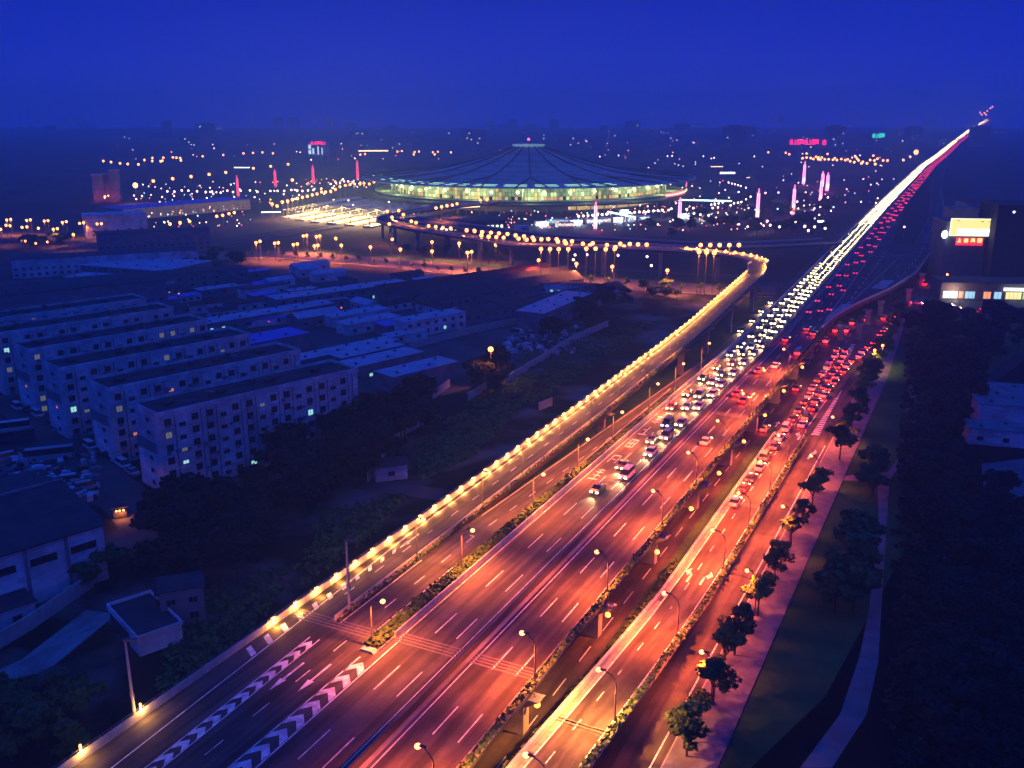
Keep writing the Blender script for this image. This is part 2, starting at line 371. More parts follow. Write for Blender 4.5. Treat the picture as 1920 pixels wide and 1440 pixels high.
# expansion joints: pale ribbed bands across the decks
jm = MB()
for s, a, c in ((95.2, -82.8, -69.6), (96.3, -66, -56.3), (96.3, -54.2, -44.9), (216, -66, -56.3), (216, -54.2, -44.9), (330, -66, -45)):
    for k in range(4): jm.face([Wd(s + k * .7, a, 7.016), Wd(s + k * .7 + .3, a, 7.016), Wd(s + k * .7 + .3, c, 7.016), Wd(s + k * .7, c, 7.016)])
for s in (93, 180):
    for k in range(3): jm.face([Wd(s + k * .6, -40.9, ZR(s) + .02), Wd(s + k * .6 + .3, -40.9, ZR(s + 1) + .02), Wd(s + k * .6 + .3, -33.6, ZR(s + 1) + .02), Wd(s + k * .6, -33.6, ZR(s) + .02)])
tag(jm.build('expansion_joint', mat('joint_metal', (.16, .15, .15), (.1, .1, .1), 2)), kind='structure')
# ------------------------------------------------------------------ barriers
def wall_along(name, s0, s1, t, z, h, w, m, step=12, parent=None, label=None, cat=None, group=None, top=None):
    b = MB(); k = max(1, round((s1 - s0) / step)); f_ = lambda q, s: q(s) if callable(q) else q
    for i in range(k):
        a = s0 + (s1 - s0) * i / k; c = s0 + (s1 - s0) * (i + 1) / k
        za, zc = f_(z, a), f_(z, c); ta, tc_ = f_(t, a), f_(t, c)
        b.hexa([Wd(a, ta - w / 2, za), Wd(a, ta + w / 2, za), Wd(c, tc_ + w / 2, zc), Wd(c, tc_ - w / 2, zc),
                Wd(a, ta - w / 3, za + h), Wd(a, ta + w / 3, za + h), Wd(c, tc_ + w / 3, zc + h), Wd(c, tc_ - w / 3, zc + h)])
    o = b.build(name, m, parent); tag(o, label, cat, group); return o
wall_along('central_barrier', 22, 4400, -55.25, ZM, .95, .5, DARKM, 20, label='long dark central barrier dividing the two carriageways of the elevated road', cat='barrier')
med = ribbon('median_strip', 22, 1800, -56.2, -54.35, 7.0, CONC, 20, loc=.02)
wall_along('parapet', 97, 4400, -66.3, ZM, .9, .3, CONCL, 15, label='pale parapet along the left edge of the main elevated deck', cat='parapet')
wall_along('parapet', 22, 320, -44.75, 7.0, .9, .28, CONC, 15, label='concrete parapet carrying planters on the right edge of the main deck', cat='parapet')
wall_along('parapet', 322, 1700, lambda s: ET(s) - .2, 7.0, .9, .28, CONCL, 10, label='pale curved parapet on the outer edge of the merging deck', cat='parapet')
wall_along('parapet', 560, 1100, lambda s: max(-44.3, ET(s) - 8.9), 7.0, .9, .25, CONC, 12, label='inner parapet of the merging ramp beside the open gap', cat='parapet')
wall_along('parapet', 22, 385, -83.65, ZL, 1.05, .32, CONCL, 6, label='yellow lit outer parapet of the left ramp carrying small lamps', cat='parapet')
wall_along('parapet', 97, 385, -76.5, ZL, .9, .3, CONCL, 6, label='inner parapet of the left ramp above the slip road', cat='parapet')
wall_along('parapet', 22, 228, -40.85, ZR, .55, .7, CONCL, 6, label='broad lit concrete edge on the left side of the right ramp', cat='parapet')
wall_along('parapet', 22, 228, -33.5, ZR, .85, .3, CONC, 6, label='parapet with planters on the right side of the right ramp', cat='parapet')
wall_along('noise_screen', 232, 420, -66.9, 5.2, 1.9, .08, SCREEN, 12, label='glazed grey noise screen between main deck and slip road', cat='noise screen')
# handrail posts and rails of the left ramp
fb = MB(); posts = MB()
for k in range(220):
    s = 40 + 1.6 * k
    if s > 384: break
    p = Wd(s, -83.65, ZL(s) + 1.05); fb.tube([p, p + Vector((0, 0, .4))], .05, 4)
fr = empty('handrail', Wd(40, -83.65, 8), 0, 'low steel handrail on top of the outer parapet of the left ramp', 'handrail')
fr.location = (0, 0, 0)
o = fb.build('post', METAL, fr); o['kind'] = 'stuff'
rb = MB(); rb.tube([Wd(s, -83.65, ZL(s) + 1.45) for s in range(40, 385, 8)], .05, 4); rb.build('rail', METAL, fr)
# ---- leafy things
def clump(b, c, r, n, sz, rg):
    for _ in range(n):
        d = Vector((rg.gauss(0, 1), rg.gauss(0, 1), rg.gauss(0, .8)))
        if d.length < .01: continue
        d.normalize(); p = Vector(c) + Vector((d.x * r[0], d.y * r[1], d.z * r[2])) * (rg.uniform(.55, 1.0))
        a = Vector((rg.uniform(-1, 1), rg.uniform(-1, 1), rg.uniform(-.6, .6))).normalized(); e_ = a.cross(d + Vector((.1, .2, .5))).normalized()
        q = sz * rg.uniform(.6, 1.4)
        b.face([p - a * q, p + e_ * q * .7, p + a * q, p - e_ * q * .7])
def hedge_along(name, s0, s1, t, z, w, h, m, step, label, dens=26, parent=None, cat='hedge'):
    b = MB(); rg = random.Random(int(s0 * 7 + abs(t) * 3)); f_ = lambda q, s: q(s) if callable(q) else q
    s = s0
    while s < s1:
        hh = h * rg.uniform(.7, 1.25); ww = f_(w, s)
        clump(b, Wd(s, f_(t, s) + rg.uniform(-.1, .1), f_(z, s) + hh * .5), (ww * .6, step * .75, hh * .55), dens, .22 + .1 * h, rg); s += step
    o = b.build(name, m, parent); return tag(o, label, cat if not parent else None)
ribbon('hedge_bed', 93, 232, -69.0, -66.6, lambda s: 7.0 if s < 235 else 7, EARTHD, 8, loc=.12, th=.5)
wall_along('kerb', 93, 232, -69.1, 7.0, .2, .16, KERB, 10, label='stone kerb on the slip road side of the hedge bed', cat='kerb')
wall_along('kerb', 93, 232, -66.55, 7.0, .2, .16, KERB, 10, label='stone kerb on the main road side of the hedge bed', cat='kerb')
wall_along('kerb', 92.2, 93.2, -67.8, 7.0, .3, 2.6, KERB, 1, label='rounded stone nose at the near end of the hedge bed', cat='kerb')
hedge_along('hedge', 94, 170, -67.8, 7.1, lambda s: 2.3 - max(0, s - 120) * .026, 1.1, HEDGE, .9, 'dense green hedge with a round near end between slip road and main road', 70)
hedge_along('hedge', 171, 232, -67.8, 7.1, .7, .6, HEDGE, 1.6, 'thin sparse far stretch of the hedge between slip road and main road', 14)
hedge_along('hedge', 98, 380, -76.1, lambda s: ZL(s) + .2, .5, .7, HEDGE, 1.4, 'low bushes along the inner edge of the left ramp', 12)
hedge_along('hedge', 40, 320, -44.2, 7.45, .6, .8, HEDGE, 1.3, 'green planting in boxes along the right edge of the main deck', 18)
hedge_along('hedge', 40, 228, -33.2, lambda s: ZR(s) + .5, .6, .8, HEDGE, 1.3, 'green planting in boxes on the right side of the right ramp', 18)
hedge_along('verge_grass', 24, 150, -41.75, lambda s: max(.2, ZR(s) - 1.6), 1.0, 1.1, HEDGE, 1.0, 'grassy shrubs on the verge beside the right ramp', 26, cat='verge plants')
hedge_along('verge_shrubs', 40, 150, -84.6, lambda s: 6.1, .9, .8, HEDGE, 1.2, 'wild green shrubs along the top of the left embankment', 16, cat='shrubs')
def planters(label, s0, s1, t, z, n0=0):
    root = empty('planter_row', Wd(s0, t, z(s0)), 0, label, 'planters'); inv = Wd(s0, t, z(s0))
    base = None; s = s0; k = 0
    while s < s1:
        if base is None:
            b = MB(); b.box(-1.05, 1.05, -.28, .28, 0, .42); base = b.mesh('planter_box', PLANTER)
        o = link('planter_box', base, root, Wd(s, t, z(s) + .05) - inv, hdg(s)); s += 2.3; k += 1
    return root
planters('row of concrete planter boxes along the right edge of the main deck', 60, 320, -44.3, ZM)
planters('row of concrete planter boxes on the right edge of the right ramp', 60, 226, -33.15, ZR)
# ---- piers
def pier_mesh(w, h, cw):
    b = MB(); b.box(-.8, .8, -w / 2, w / 2, 0, h - 1.2)
    b.hexa([Vector(q) for q in ((-.9, -w / 2, h - 1.4), (.9, -w / 2, h - 1.4), (.9, w / 2, h - 1.4), (-.9, w / 2, h - 1.4), (-1, -cw / 2, h), (1, -cw / 2, h), (1, cw / 2, h), (-1, cw / 2, h))])
    return b.mesh('pier', CONC)
NUMS = 'first second third fourth fifth sixth seventh eighth ninth tenth eleventh twelfth thirteenth fourteenth fifteenth sixteenth seventeenth eighteenth nineteenth'.split()
TENS = {20: 'twent', 30: 'thirt', 40: 'fort', 50: 'fift', 60: 'sixt', 70: 'sevent', 80: 'eight', 90: 'ninet'}
def nth(n):
    if n < 20: return NUMS[n - 1]
    if n >= 100: return 'hundred-and-' + nth(n - 100) if n > 100 else 'hundredth'
    t, u = n // 10 * 10, n % 10
    return TENS[t] + 'ieth' if u == 0 else TENS[t] + 'y-' + NUMS[u - 1]
pm1 = pier_mesh(4.5, 5.6, 9)
for i, s in enumerate([95, 121, 148, 175, 202, 228, 255, 282, 309, 336, 363, 392, 480, 510, 540, 570, 600, 640, 680, 720]):
    for t, nm in ((-47.5, 'right'), (-60.5, 'left')):
        tag(link('pier', pm1, None, Wd(s, t), hdg(s)), f'concrete pier, {nth(i + 1)} from the front, under the {nm} half of the main deck', 'pier', 'piers of the main deck')
for i, (u, v, sd) in enumerate(((1108, 820, 1), (1265, 702, 1), (1310, 672, 1), (1380, 640, 1), (1410, 605, 1))):
    s = (205.9, 272, 300, 335, 375)[i]; h = ZL(s) - 1.1
    tag(link('pier', pier_mesh(1.6, h, 5.5), None, Wd(s, -79.3 + 1.2), hdg(s)), f'lit concrete pier under the left ramp, {nth(i + 1)} from the front', 'pier', 'piers of the left ramp')
for i, (s, t) in enumerate(((341, -41.2), (345, -35.8), (372, -36), (392, -33.6), (425, -26), (470, -24))):
    tag(link('pier', pier_mesh(1.7, 5.6, 3), None, Wd(s, t, 0, False), hdg(s)), f'square concrete pier under the curved merging deck, {nth(i + 1)} from the front', 'pier', 'piers of the merging deck')
# ---- brackets under main deck
# ------------------------------------------------------------------ lamps
LIGHTS = {}
def plight(parent, loc, col, watts, r=.3, spot=None, rot=None):
    key = (col, watts, spot)
    if key not in LIGHTS:
        L = bpy.data.lights.new('lamp_light', 'SPOT' if spot else 'POINT'); L.color = col; L.energy = watts; L.shadow_soft_size = r
        if spot: L.spot_size = math.radians(spot); L.spot_blend = .6
        LIGHTS[key] = L
    o = bpy.data.objects.new('lamp_light', LIGHTS[key]); COL.objects.link(o); o.parent = parent; o.location = loc
    if rot: o.rotation_euler = rot
    return o
C_RED = (1, .12, .018); C_OR = (1, .24, .03); C_YL = (1, .33, .05)
_arm = {}
def street_lamp(s, t, z, side, label, group, h=10, arm=3.4, gl=.38, em=None, col=C_RED, w=9000, world=None, rz=None, double=False):
    """pole with a bent arm; side = +1 arm towards +t"""
    key = (h, arm, gl, em.name, double)
    if key not in _arm:
        b = MB(); pts = [(0, 0, 0), (0, 0, h * .80), (.25, 0, h * .9), (.9, 0, h * .97), (arm - .6, 0, h)]
        b.tube(pts, [.13, .09, .08, .07, .06], 6); b.box(-.25, .25, -.25, .25, 0, .5)
        if double: b.tube([(-x, y, q) for x, y, q in pts], [.13, .09, .08, .07, .06], 6)
        pole = b.mesh('pole', METAL)
        b = MB(); b.box(arm - .9, arm + .1, -.16, .16, h - .02, h + .12)
        if double: b.box(-arm - .5, -arm + .7, -.22, .22, h - .02, h + .22)
        hood = b.mesh('lamp_hood', METAL)
        b = MB(); b.ball((arm + .1, 0, h - gl * .3), gl, 8, 6, .8)
        if double: b.ball((-arm, 0, h - gl * .55), gl, 8, 6, .9)
        _arm[key] = (pole, hood, b.mesh('lamp_glass', em))
    pole, hood, glass = _arm[key]
    p = Wd(s, t, z) if world is None else Vector(world)
    r = hdg(s) - math.pi / 2 if rz is None else rz
    if side < 0: r += math.pi
    e_ = empty('street_lamp', p, r, label, 'street lamp', group)
    link('pole', pole, e_); link('lamp_hood', hood, e_); link('lamp_glass', glass, e_)
    if w: plight(e_, (arm + .1, 0, h - gl - .3), col, w, .35, 150)
    return e_
def lamp_row(ss, t, z, side, what, group, **kw):
    for k, s in enumerate(ss): street_lamp(s, t, z(s) if callable(z) else z, side, f'{what}, {nth(k + 1)} from the front', group, **{a: (b(k) if callable(b) else b) for a, b in kw.items()})
lamp_row((46, 70.5, 95.1, 120.5, 146.8, 168, 189.7, 212.3, 235, 259.7), -44.1, 7, -1, 'curved arm street lamp on the right edge of the main deck', 'lamps on the right edge of the main deck', h=7.3, arm=1.7, em=E_RD, w=42000)
lamp_row((55.5, 75.6, 96.2, 122.7, 150.1, 168.8, 187.6, 205.9), -33.7, ZR, -1, 'curved arm street lamp on the right ramp', 'lamps on the right ramp', h=7.3, arm=2.2, em=E_RD, w=44000, col=lambda k: (1, .27, .045) if k < 3 else (1, .11, .018))
lamp_row((93.7, 118.5, 144.9, 166, 185.8, 210.5, 231.5, 256.5), -67.8, 7, 1, 'street lamp rising from the hedge strip', 'lamps in the hedge strip', h=7.5, arm=1.9, em=E_RD, w=32000, col=(1, .15, .025))
lamp_row((118.9, 141.5, 158.2, 176, 194, 213, 233, 256), -76.4, ZL, 1, 'street lamp between left ramp and slip road', 'lamps on the inner edge of the left ramp', h=7.3, arm=1.3, em=E_OR, w=11000, col=C_OR)
lamp_row((85, 112, 138.2, 166.5, 196.2, 225.6), -25.6, .16, -1, 'short street lamp by the tree lined pavement', 'lamps beside the pavement', h=7.2, arm=1.6, em=E_RD, w=14000, col=C_RED)
# small wall lamps hung below the deck edge
b = MB(); b.tube([(0, 0, 0), (0, .5, -.2), (0, .9, -1.2)], .07, 5); wl_arm = b.mesh('bracket', METAL)
b = MB(); b.ball((0, .9, -1.6), .42, 8, 6); wl_gl = b.mesh('lamp_glass', emit('amber_globe', (1, .30, .03), 6))
for i, s in enumerate((95, 120, 143.5, 164, 184.5, 206.5, 228.5, 252, 279.5)):
    e_ = empty('wall_lamp', Wd(s, -44.6, 6.2), hdg(s) - math.pi, f'amber wall lamp hung under the right edge of the main deck, {nth(i + 1)} from the front', 'wall lamp', 'wall lamps under the main deck')
    link('bracket', wl_arm, e_); link('lamp_glass', wl_gl, e_)
    if i: plight(e_, (0, 1.3, -1.7), (1, .16, .02), 1800, .3)
# row of low lamps on the outer parapet of the left ramp, on round the loop
LOOP = [(1400, 520), (1415, 505), (1418, 498), (1400, 488), (1370, 480), (1300, 470), (1200, 463), (1100, 461), (1000, 458), (930, 450), (860, 437), (800, 430), (735, 420)]
b = MB(); b.box(-.12, .12, -.12, .12, 0, .35); b.box(-.3, .3, -.25, .25, .35, .43); pl_post = b.mesh('lamp_post', METAL)
b = MB(); b.ball((0, -.1, .2), .3, 8, 5, .8); pl_gl = b.mesh('lamp_glass', E_YL)
k = 0; s = 92.0
while s < 386:
    k += 1
    e_ = empty('parapet_lamp', Wd(s, -83.5, ZL(s) + 1.1), hdg(s), f'small yellow parapet lamp on the left ramp edge, {nth(k)} from the front', 'parapet lamp', 'parapet lamps of the left ramp')
    link('lamp_post', pl_post, e_); link('lamp_glass', pl_gl, e_); plight(e_, (0, -.7, -.45), C_YL, 1000, .15)
    s += 4.9
# loop of the left ramp
def pathribbon(name, pts, w, m, th=1.1, kind='structure', side=0):
    """pts = centre line (x, y, z)"""
    b = MB(); pts = [Vector(p) for p in pts]; prev = None
    for i, p in enumerate(pts):
        d = (pts[min(i + 1, len(pts) - 1)] - pts[max(0, i - 1)]); d.z = 0; d.normalize(); n = Vector((-d.y, d.x, 0))
        a, c = p + n * w / 2, p - n * w / 2
        if prev:
            if th: q = Vector((0, 0, -th)); b.hexa([prev[0] + q, prev[1] + q, c + q, a + q, prev[0], prev[1], c, a])
            else: b.face([prev[0], prev[1], c, a])
        prev = (a, c)
    o = b.build(name, m)
    if kind: o['kind'] = kind
    return o
def offset(pts, d_):
    pts = [Vector(p) for p in pts]; out = []
    for i, p in enumerate(pts):
        d = (pts[min(i + 1, len(pts) - 1)] - pts[max(0, i - 1)]); d.z = 0; d.normalize(); out.append(p + Vector((-d.y, d.x, 0)) * d_)
    return out
def smooth(pts, n=4):
    pts = [Vector(p) for p in pts]; out = []
    for i in range(len(pts) - 1):
        p0, p1, p2, p3 = pts[max(0, i - 1)], pts[i], pts[i + 1], pts[min(len(pts) - 1, i + 2)]
        for k in range(n):
            t = k / n; out.append(.5 * ((2 * p1) + (p2 - p0) * t + (2 * p0 - 5 * p1 + 4 * p2 - p3) * t * t + (3 * p1 - 3 * p2 + p3 - p0) * t ** 3))
    return out + [pts[-1]]
def barrier_path(name, pts, h, w, m, label, cat):
    b = MB(); P_ = [Vector(p) for p in pts]; A_, B_ = offset(pts, w / 2), offset(pts, -w / 2); q = Vector((0, 0, h))
    for i in range(len(P_) - 1): b.hexa([A_[i], B_[i], B_[i + 1], A_[i + 1], A_[i] + q, B_[i] + q, B_[i + 1] + q, A_[i + 1] + q])
    return tag(b.build(name, m), label, cat)
def along(pts, step):
    pts = [Vector(p) for p in pts]; out = []; acc = 0
    for a, c in zip(pts, pts[1:]):
        L = (c - a).length
        while acc < L: out.append((a + (c - a) * acc / L, (c - a).normalized())); acc += step
        acc -= L
    return out
c0 = Wd(385, -80.0, 13)
loop = smooth([c0, Wd(398, -81.2, 13.2), Wd(410, -84, 13.3)] + [Vector((*G(u, v, 13.3), 13.3)) for u, v in ((1424, 492), (1402, 483), (1366, 477), (1310, 471.5), (1240, 467.5), (1150, 464), (1050, 462))] + [Vector((*G(u, v, 11), 11)) for u, v in ((960, 458), (890, 446), (830, 437), (770, 428), (735, 420), (716, 411), (740, 402), (800, 392), (880, 384), (930, 378))], 5)
pathribbon('loop_ramp', loop, 7.4, A)
lo, li = offset(loop, -3.6), offset(loop, 3.6)
barrier_path('parapet', lo, .95, .3, CONCL, 'curved outer parapet of the loop ramp, lit yellow', 'parapet')
barrier_path('parapet', li, .95, .3, CONCL, 'curved inner parapet of the loop ramp', 'parapet')
k = 0
for p, d in along(lo[:34], 4.9):
    k += 1
    e_ = empty('parapet_lamp', p + Vector((0, 0, 1.0)), math.atan2(d.y, d.x) + math.pi, f'small yellow parapet lamp round the loop bend, {nth(k)} along from the straight ramp', 'parapet lamp', 'parapet lamps of the loop')
    link('lamp_post', pl_post, e_); link('lamp_glass', pl_gl, e_)
    plight(e_, (0, -.7, -.45), C_YL, 1000, .15)
for i, (p, d) in enumerate(along(loop[4:], 28)):
    if i > 12: break
    tag(link('pier', pier_mesh(1.6, p.z - 1.1, 5), None, (p.x, p.y, 0), math.atan2(d.y, d.x)), f'pier under the loop ramp, {nth(i + 1)} counting from the bend leftwards', 'pier', 'piers of the loop ramp')
# elevated approach road north of the loop, joined from the right
appr = smooth([Vector((*G(u, v, 11), 11)) for u, v in ((1560, 452), (1480, 456), (1400, 459.5), (1310, 460), (1220, 455), (1130, 450), (1040, 445), (960, 437), (880, 426), (820, 418), (760, 408))], 4)
pathribbon('approach_road', appr, 17, A)
barrier_path('parapet', offset(appr, 8.3), .9, .3, CONCL, 'near parapet of the elevated approach road to the station', 'parapet')
barrier_path('parapet', offset(appr, -8.3), .9, .3, CONCL, 'far parapet of the elevated approach road to the station', 'parapet')
# boulevard at ground level
bl = smooth([Vector((*G(u, v), .06)) for u, v in ((300, 486), (400, 482), (455, 478), (540, 478), (620, 484), (760, 495), (880, 508), (1000, 520), (1150, 531), (1300, 540), (1400, 545), (1470, 548))], 3)
pathribbon('boulevard', bl, 27, mat('boulevard_asphalt', (.09, .085, .08), (.13, .12, .11), .08, .85, detail=8), 0)
pathribbon('boulevard_verge', [p + Vector((-4, 24, -.03)) for p in bl[6:]], 12, GRASS, 0)
pathribbon('boulevard_kerb', offset([p + Vector((0, 0, .14)) for p in bl], -13.6), .5, KERB, .13)
pathribbon('back_road', smooth([Vector((*G(u, v), .05)) for u, v in ((960, 490), (1040, 497), (1150, 505), (1300, 514), (1420, 520))], 3), 9, A2, 0)
pathribbon('left_street', smooth([Vector((*G(u, v), .06)) for u, v in ((-60, 447), (0, 440), (70, 437), (140, 437), (190, 432))], 3), 34, A2, 0)
# ------------------------------------------------------------------ far lamps: one mesh each
def far_lamp_mesh(h, r, em, n=6):
    b = MB(); b.tube([(0, 0, 0), (0, 0, h)], .12, 4); b.mat(1).ball((0, 0, h), r, n, 4); b.mat(0).box(-.2, .2, -.2, .2, 0, .4); return b.mesh('street_lamp', [METAL, em])
FL = {}
TINY = MB(); TINYM = [METAL, E_OR, E_WH, emit('tiny_cool', (.5, .9, 1), 5), emit('tiny_red', (1, .08, .12), 5)]
def far_lamps(px, scale, ox, oy, h, zb, r, em, what, group, light=0, col=C_OR, cat='street lamp', every=1):
    pts = [(ox + a / scale, oy + c / scale) for a, c in px]
    pts.sort()
    h0, zb0 = h, zb
    for i, (u, v) in enumerate(pts):
        h, zb = h0, zb0
        if zb > 0 and v > 222:      # on a deck, or a taller mast from the ground beside it
            best = None
            for hh in (8, 7.5, 7, 8.5, 6.5, 9, 6, 9.5, 5.5, 10, 5, 4.5, 4, 3.5, 3):
                for path, half in ((appr, 8.2), (loop, 3.7)):
                    x, y = G(u, v, 11 + hh)
                    for q0, q1 in zip(path, path[1:]):
                        d_ = Vector((q1.x - q0.x, q1.y - q0.y)); w_ = Vector((x - q0.x, y - q0.y)); f_ = max(0, min(1, w_.dot(d_) / max(d_.length_squared, 1e-6)))
                        if (w_ - d_ * f_).length < half: best = (hh, q0.z); break
                    if best: break
                if best: break
            if best: h = 11 + best[0] - best[1]; zb = best[1]
            else: h = zb + h; zb = 0
        h = round(h, 1); key = (h, r, em.name)
        if key not in FL: FL[key] = far_lamp_mesh(h, r, em)
        if v < 222:      # high on masts and buildings near the horizon
            y = 3300.0; q = (720 - v) / F; t_ = y / (math.cos(PT) + q * math.sin(PT))
            x = (u - 960) / F * t_; zb_ = max(0, HC + (-math.sin(PT) + q * math.cos(PT)) * t_ - h)
        else: (x, y), zb_ = G(u, v, zb + h), zb
        if group.startswith(('tiny', 'small lights', 'distant', 'lights at the end', 'plaza lamps far')):
            TINY.mat(0).tube([(x, y, 0), (x, y, zb_ + h)], .12, 3); TINY.mat(1 if em is E_OR else 2).ball((x, y, zb_ + h), r, 5, 3); continue
        o = tag(link('street_lamp', FL[key], None, (x, y, zb_)), f'{what}, {nth(i + 1)} from the left', cat, group)
        if light and i % every == 0: plight(o, (0, 0, h - r - .2), col, light * 1.0, .4, 140)
far_lamps([(60,325),(118,330),(175,340),(170,365),(225,375),(242,345),(282,378),(302,350),(337,382),(366,355),(427,365),(450,390),(490,372),(510,398),(555,382),(565,400),(620,395),(672,393),(735,395),(745,412),(795,410),(805,425),(850,410),(932,428),(985,440),(1005,425),(1112,438),(1175,455),(1212,428),(1240,448),(1283,430),(1345,433),(1410,435),(1815,438),(1887,438),(1957,438),(2030,438),(2102,438),(1740,475),(1803,488),(1860,492),(1917,497)], 4, 860, 350, 8, 11, .95, E_OR, 'sodium lamp standing on the elevated station approach', 'lamps on the elevated approach', 26000, C_OR, every=2)
far_lamps([(617,468),(685,468),(750,468),(822,468),(957,465),(1027,465),(1103,470),(1170,468)], 4, 860, 350, 8, 9, .9, E_OR, 'sodium lamp in the short lower row before the approach road', 'lower row of approach lamps', 16000, C_OR)
far_lamps([(5,425),(65,495),(97,488),(277,437),(600,552),(883,578),(1152,600),(1565,628)], 4, 860, 350, 10, 0, .8, E_OR, 'orange lamp on the right part of the boulevard', 'lamps on the right part of the boulevard', 30000, (1, .2, .06))
far_lamps([(160,1020),(190,1010),(300,1025),(327,1020),(440,1035),(470,1030),(515,970),(540,965),(613,975),(638,970),(598,1045),(624,1040),(758,988),(800,1040),(1018,1053),(1182,995),(1243,1070),(1480,1015),(1480,1085),(1683,1025),(1748,1095)], 4, 440, 200, 10, 0, .8, E_OR, 'orange lamp on the left part of the boulevard', 'lamps on the left part of the boulevard', 30000, (1, .2, .06))
far_lamps([(1510,760),(1552,750),(1592,742),(1632,738),(1668,728),(1843,700),(1893,697),(1180,830),(1265,810),(1145,785),(1230,780),(1455,895),(1508,900),(1562,908),(1620,912),(1740,930),(1800,935),(1858,940),(1360,870),(1325,860),(1160,880)], 4, 440, 200, 8, 9, .9, E_OR, 'sodium lamp on the ramps left of the station front', 'lamps on the ramps left of the station', 20000, C_OR, every=2)
far_lamps([(280,730),(318,745),(357,715),(397,708),(433,697),(470,688),(508,680),(545,672),(582,662),(618,655),(652,640),(682,640),(720,635),(755,620),(790,600),(830,590),(865,585),(900,580),(940,580),(970,575),(1010,580),(1045,565),(1075,555),(1100,555),(1130,555),(1165,558)], 4, 440, 200, 9, 3, 1.1, E_OR, 'orange lamp in the slanting row beside the railway yard', 'slanting row beside the railway', 14000, C_OR, every=3)
far_lamps([(45,630),(115,628),(170,638),(268,632),(322,632),(372,632),(425,625),(470,628),(508,632),(550,628),(590,625),(650,615),(720,580),(760,570),(790,570),(820,560),(850,560),(890,565),(735,610),(812,545)], 4, 440, 200, 9, 0, .85, E_WH, 'pinkish plaza lamp behind the slanting row', 'plaza lamps behind the railway', 0)
far_lamps([(1255,635),(1308,637),(1363,628),(1413,630),(1478,635),(1543,640),(1590,637),(1655,645),(1705,630),(1748,640)], 4, 0, 200, 9, 0, .9, E_WH, 'pinkish plaza lamp in the left stretch of the far row', 'plaza lamps far left', 0)
far_lamps([(50,850),(80,845),(200,853),(228,848),(332,858),(360,855),(468,868),(497,862),(597,875),(627,870),(728,880),(760,878),(800,850),(165,905),(202,902),(288,912),(400,920),(430,915),(550,960),(45,890),(75,893),(5,920)], 4, 0, 200, 10, 0, .8, E_OR, 'orange lamp over the wide street at the far left', 'lamps over the left street', 16000, C_OR, every=2)
far_lamps([(165,1005),(190,1008),(212,1012),(237,1018),(268,1025),(355,1015)], 4, 0, 200, 4, 0, .6, E_OR, 'small lamp below the embankment of the left street', 'small lamps under the left street', 0)
far_lamps([(745,1333),(640,1398)], 4, 0, 200, 8, 0, .6, E_OR, 'lone orange lamp behind the apartment blocks', 'lone lamps behind the apartment blocks', 5000, C_OR)
far_lamps([(1015,590)], 4, 0, 200, 16, 0, 2.2, E_YL, 'big bright floodlight mast at the far left', 'floodlight masts', 60000, C_YL)
far_lamps([(900,655 - 0)], 1, 20, 0, 11, 0, .8, E_OR, 'bright yard light among the sheds', 'yard lights', 9000, C_OR)
far_lamps([(1625,822),(1670,815),(1717,803),(1757,795),(1275,880),(1350,870),(1422,860),(787,675)], 4, 0, 200, 7, 0, 1.0, E_OR, 'lamp along the long shed at the railway yard', 'lamps along the railway shed', 0)
far_lamps([(775,408),(833,415),(900,425),(958,430),(1038,433),(1083,400),(1142,385),(1142,408),(1205,410),(1225,383),(1218,405),(1297,380),(1323,382),(1352,385),(1357,403),(1520,372),(1675,362),(1827,350),(1897,347),(1150,558),(1295,540),(1433,524),(1568,508),(1693,493)], 4, 0, 200, 14, 0, 1.5, E_OR, 'distant lamp in the hazy city on the left', 'distant lamps on the left', 0)
far_lamps([(65,350),(137,347),(208,343),(287,350),(270,447),(400,432),(432,550),(140,462),(1220,337),(1253,333),(1350,340),(1383,336),(1343,358),(1486,342),(1523,338),(1500,358),(1622,343),(942,360),(978,355)], 4, 440, 200, 14, 0, 1.5, E_OR, 'distant lamp behind the station on the left', 'distant lamps behind the station', 0)
far_lamps([(387,505),(415,500),(443,503),(462,510),(480,495),(497,500),(510,515),(540,512),(568,512),(597,515),(625,517),(655,510),(683,518),(717,525),(745,532),(755,495),(775,520),(795,540),(833,540),(855,517),(885,520),(905,508),(945,520),(975,520),(1085,517),(1133,495),(150,463),(270,467),(295,477),(415,472),(560,475),(877,487),(495,512),(520,500),(610,505),(700,512),(765,508),(805,530),(890,545)], 3.692, 1400, 160, 12, 0, 1.6, E_OR, 'distant orange lamp in the crowded row below the red sign', 'distant row on the right', 0)
far_lamps([(1173,463)], 3.692, 1400, 160, 18, 0, 3.6, E_OR, 'large distant light at the right end of the orange row', 'floodlight masts', 0)
far_lamps([(130,745),(220,742),(408,742),(45,955),(98,960),(142,940),(163,968),(195,945),(227,980),(403,975),(427,1005),(470,980),(543,990),(350,805),(400,800)], 3.692, 1400, 160, 7, 0, .75, E_WH, 'pale globe lamp among the pink columns on the right plaza', 'globe lamps on the right plaza', 6000, (1, .6, .4), every=3)
far_lamps([(665,450),(690,457),(712,462),(735,468),(755,475),(795,487),(740,520),(800,530),(830,555),(795,575),(760,595),(735,600),(705,605),(680,620),(650,590),(620,597),(590,605),(560,608),(535,615),(465,628),(350,650),(405,680),(400,640),(453,690),(515,695),(570,715),(585,635),(545,640),(530,690),(655,695),(235,645),(215,655),(165,655)], 4, 1200, 230, 7, 0, .75, E_WH, 'pinkish globe lamp along the curved plaza road right of the station', 'globe lamps along the curved plaza road', 5000, (1, .5, .3), every=4)
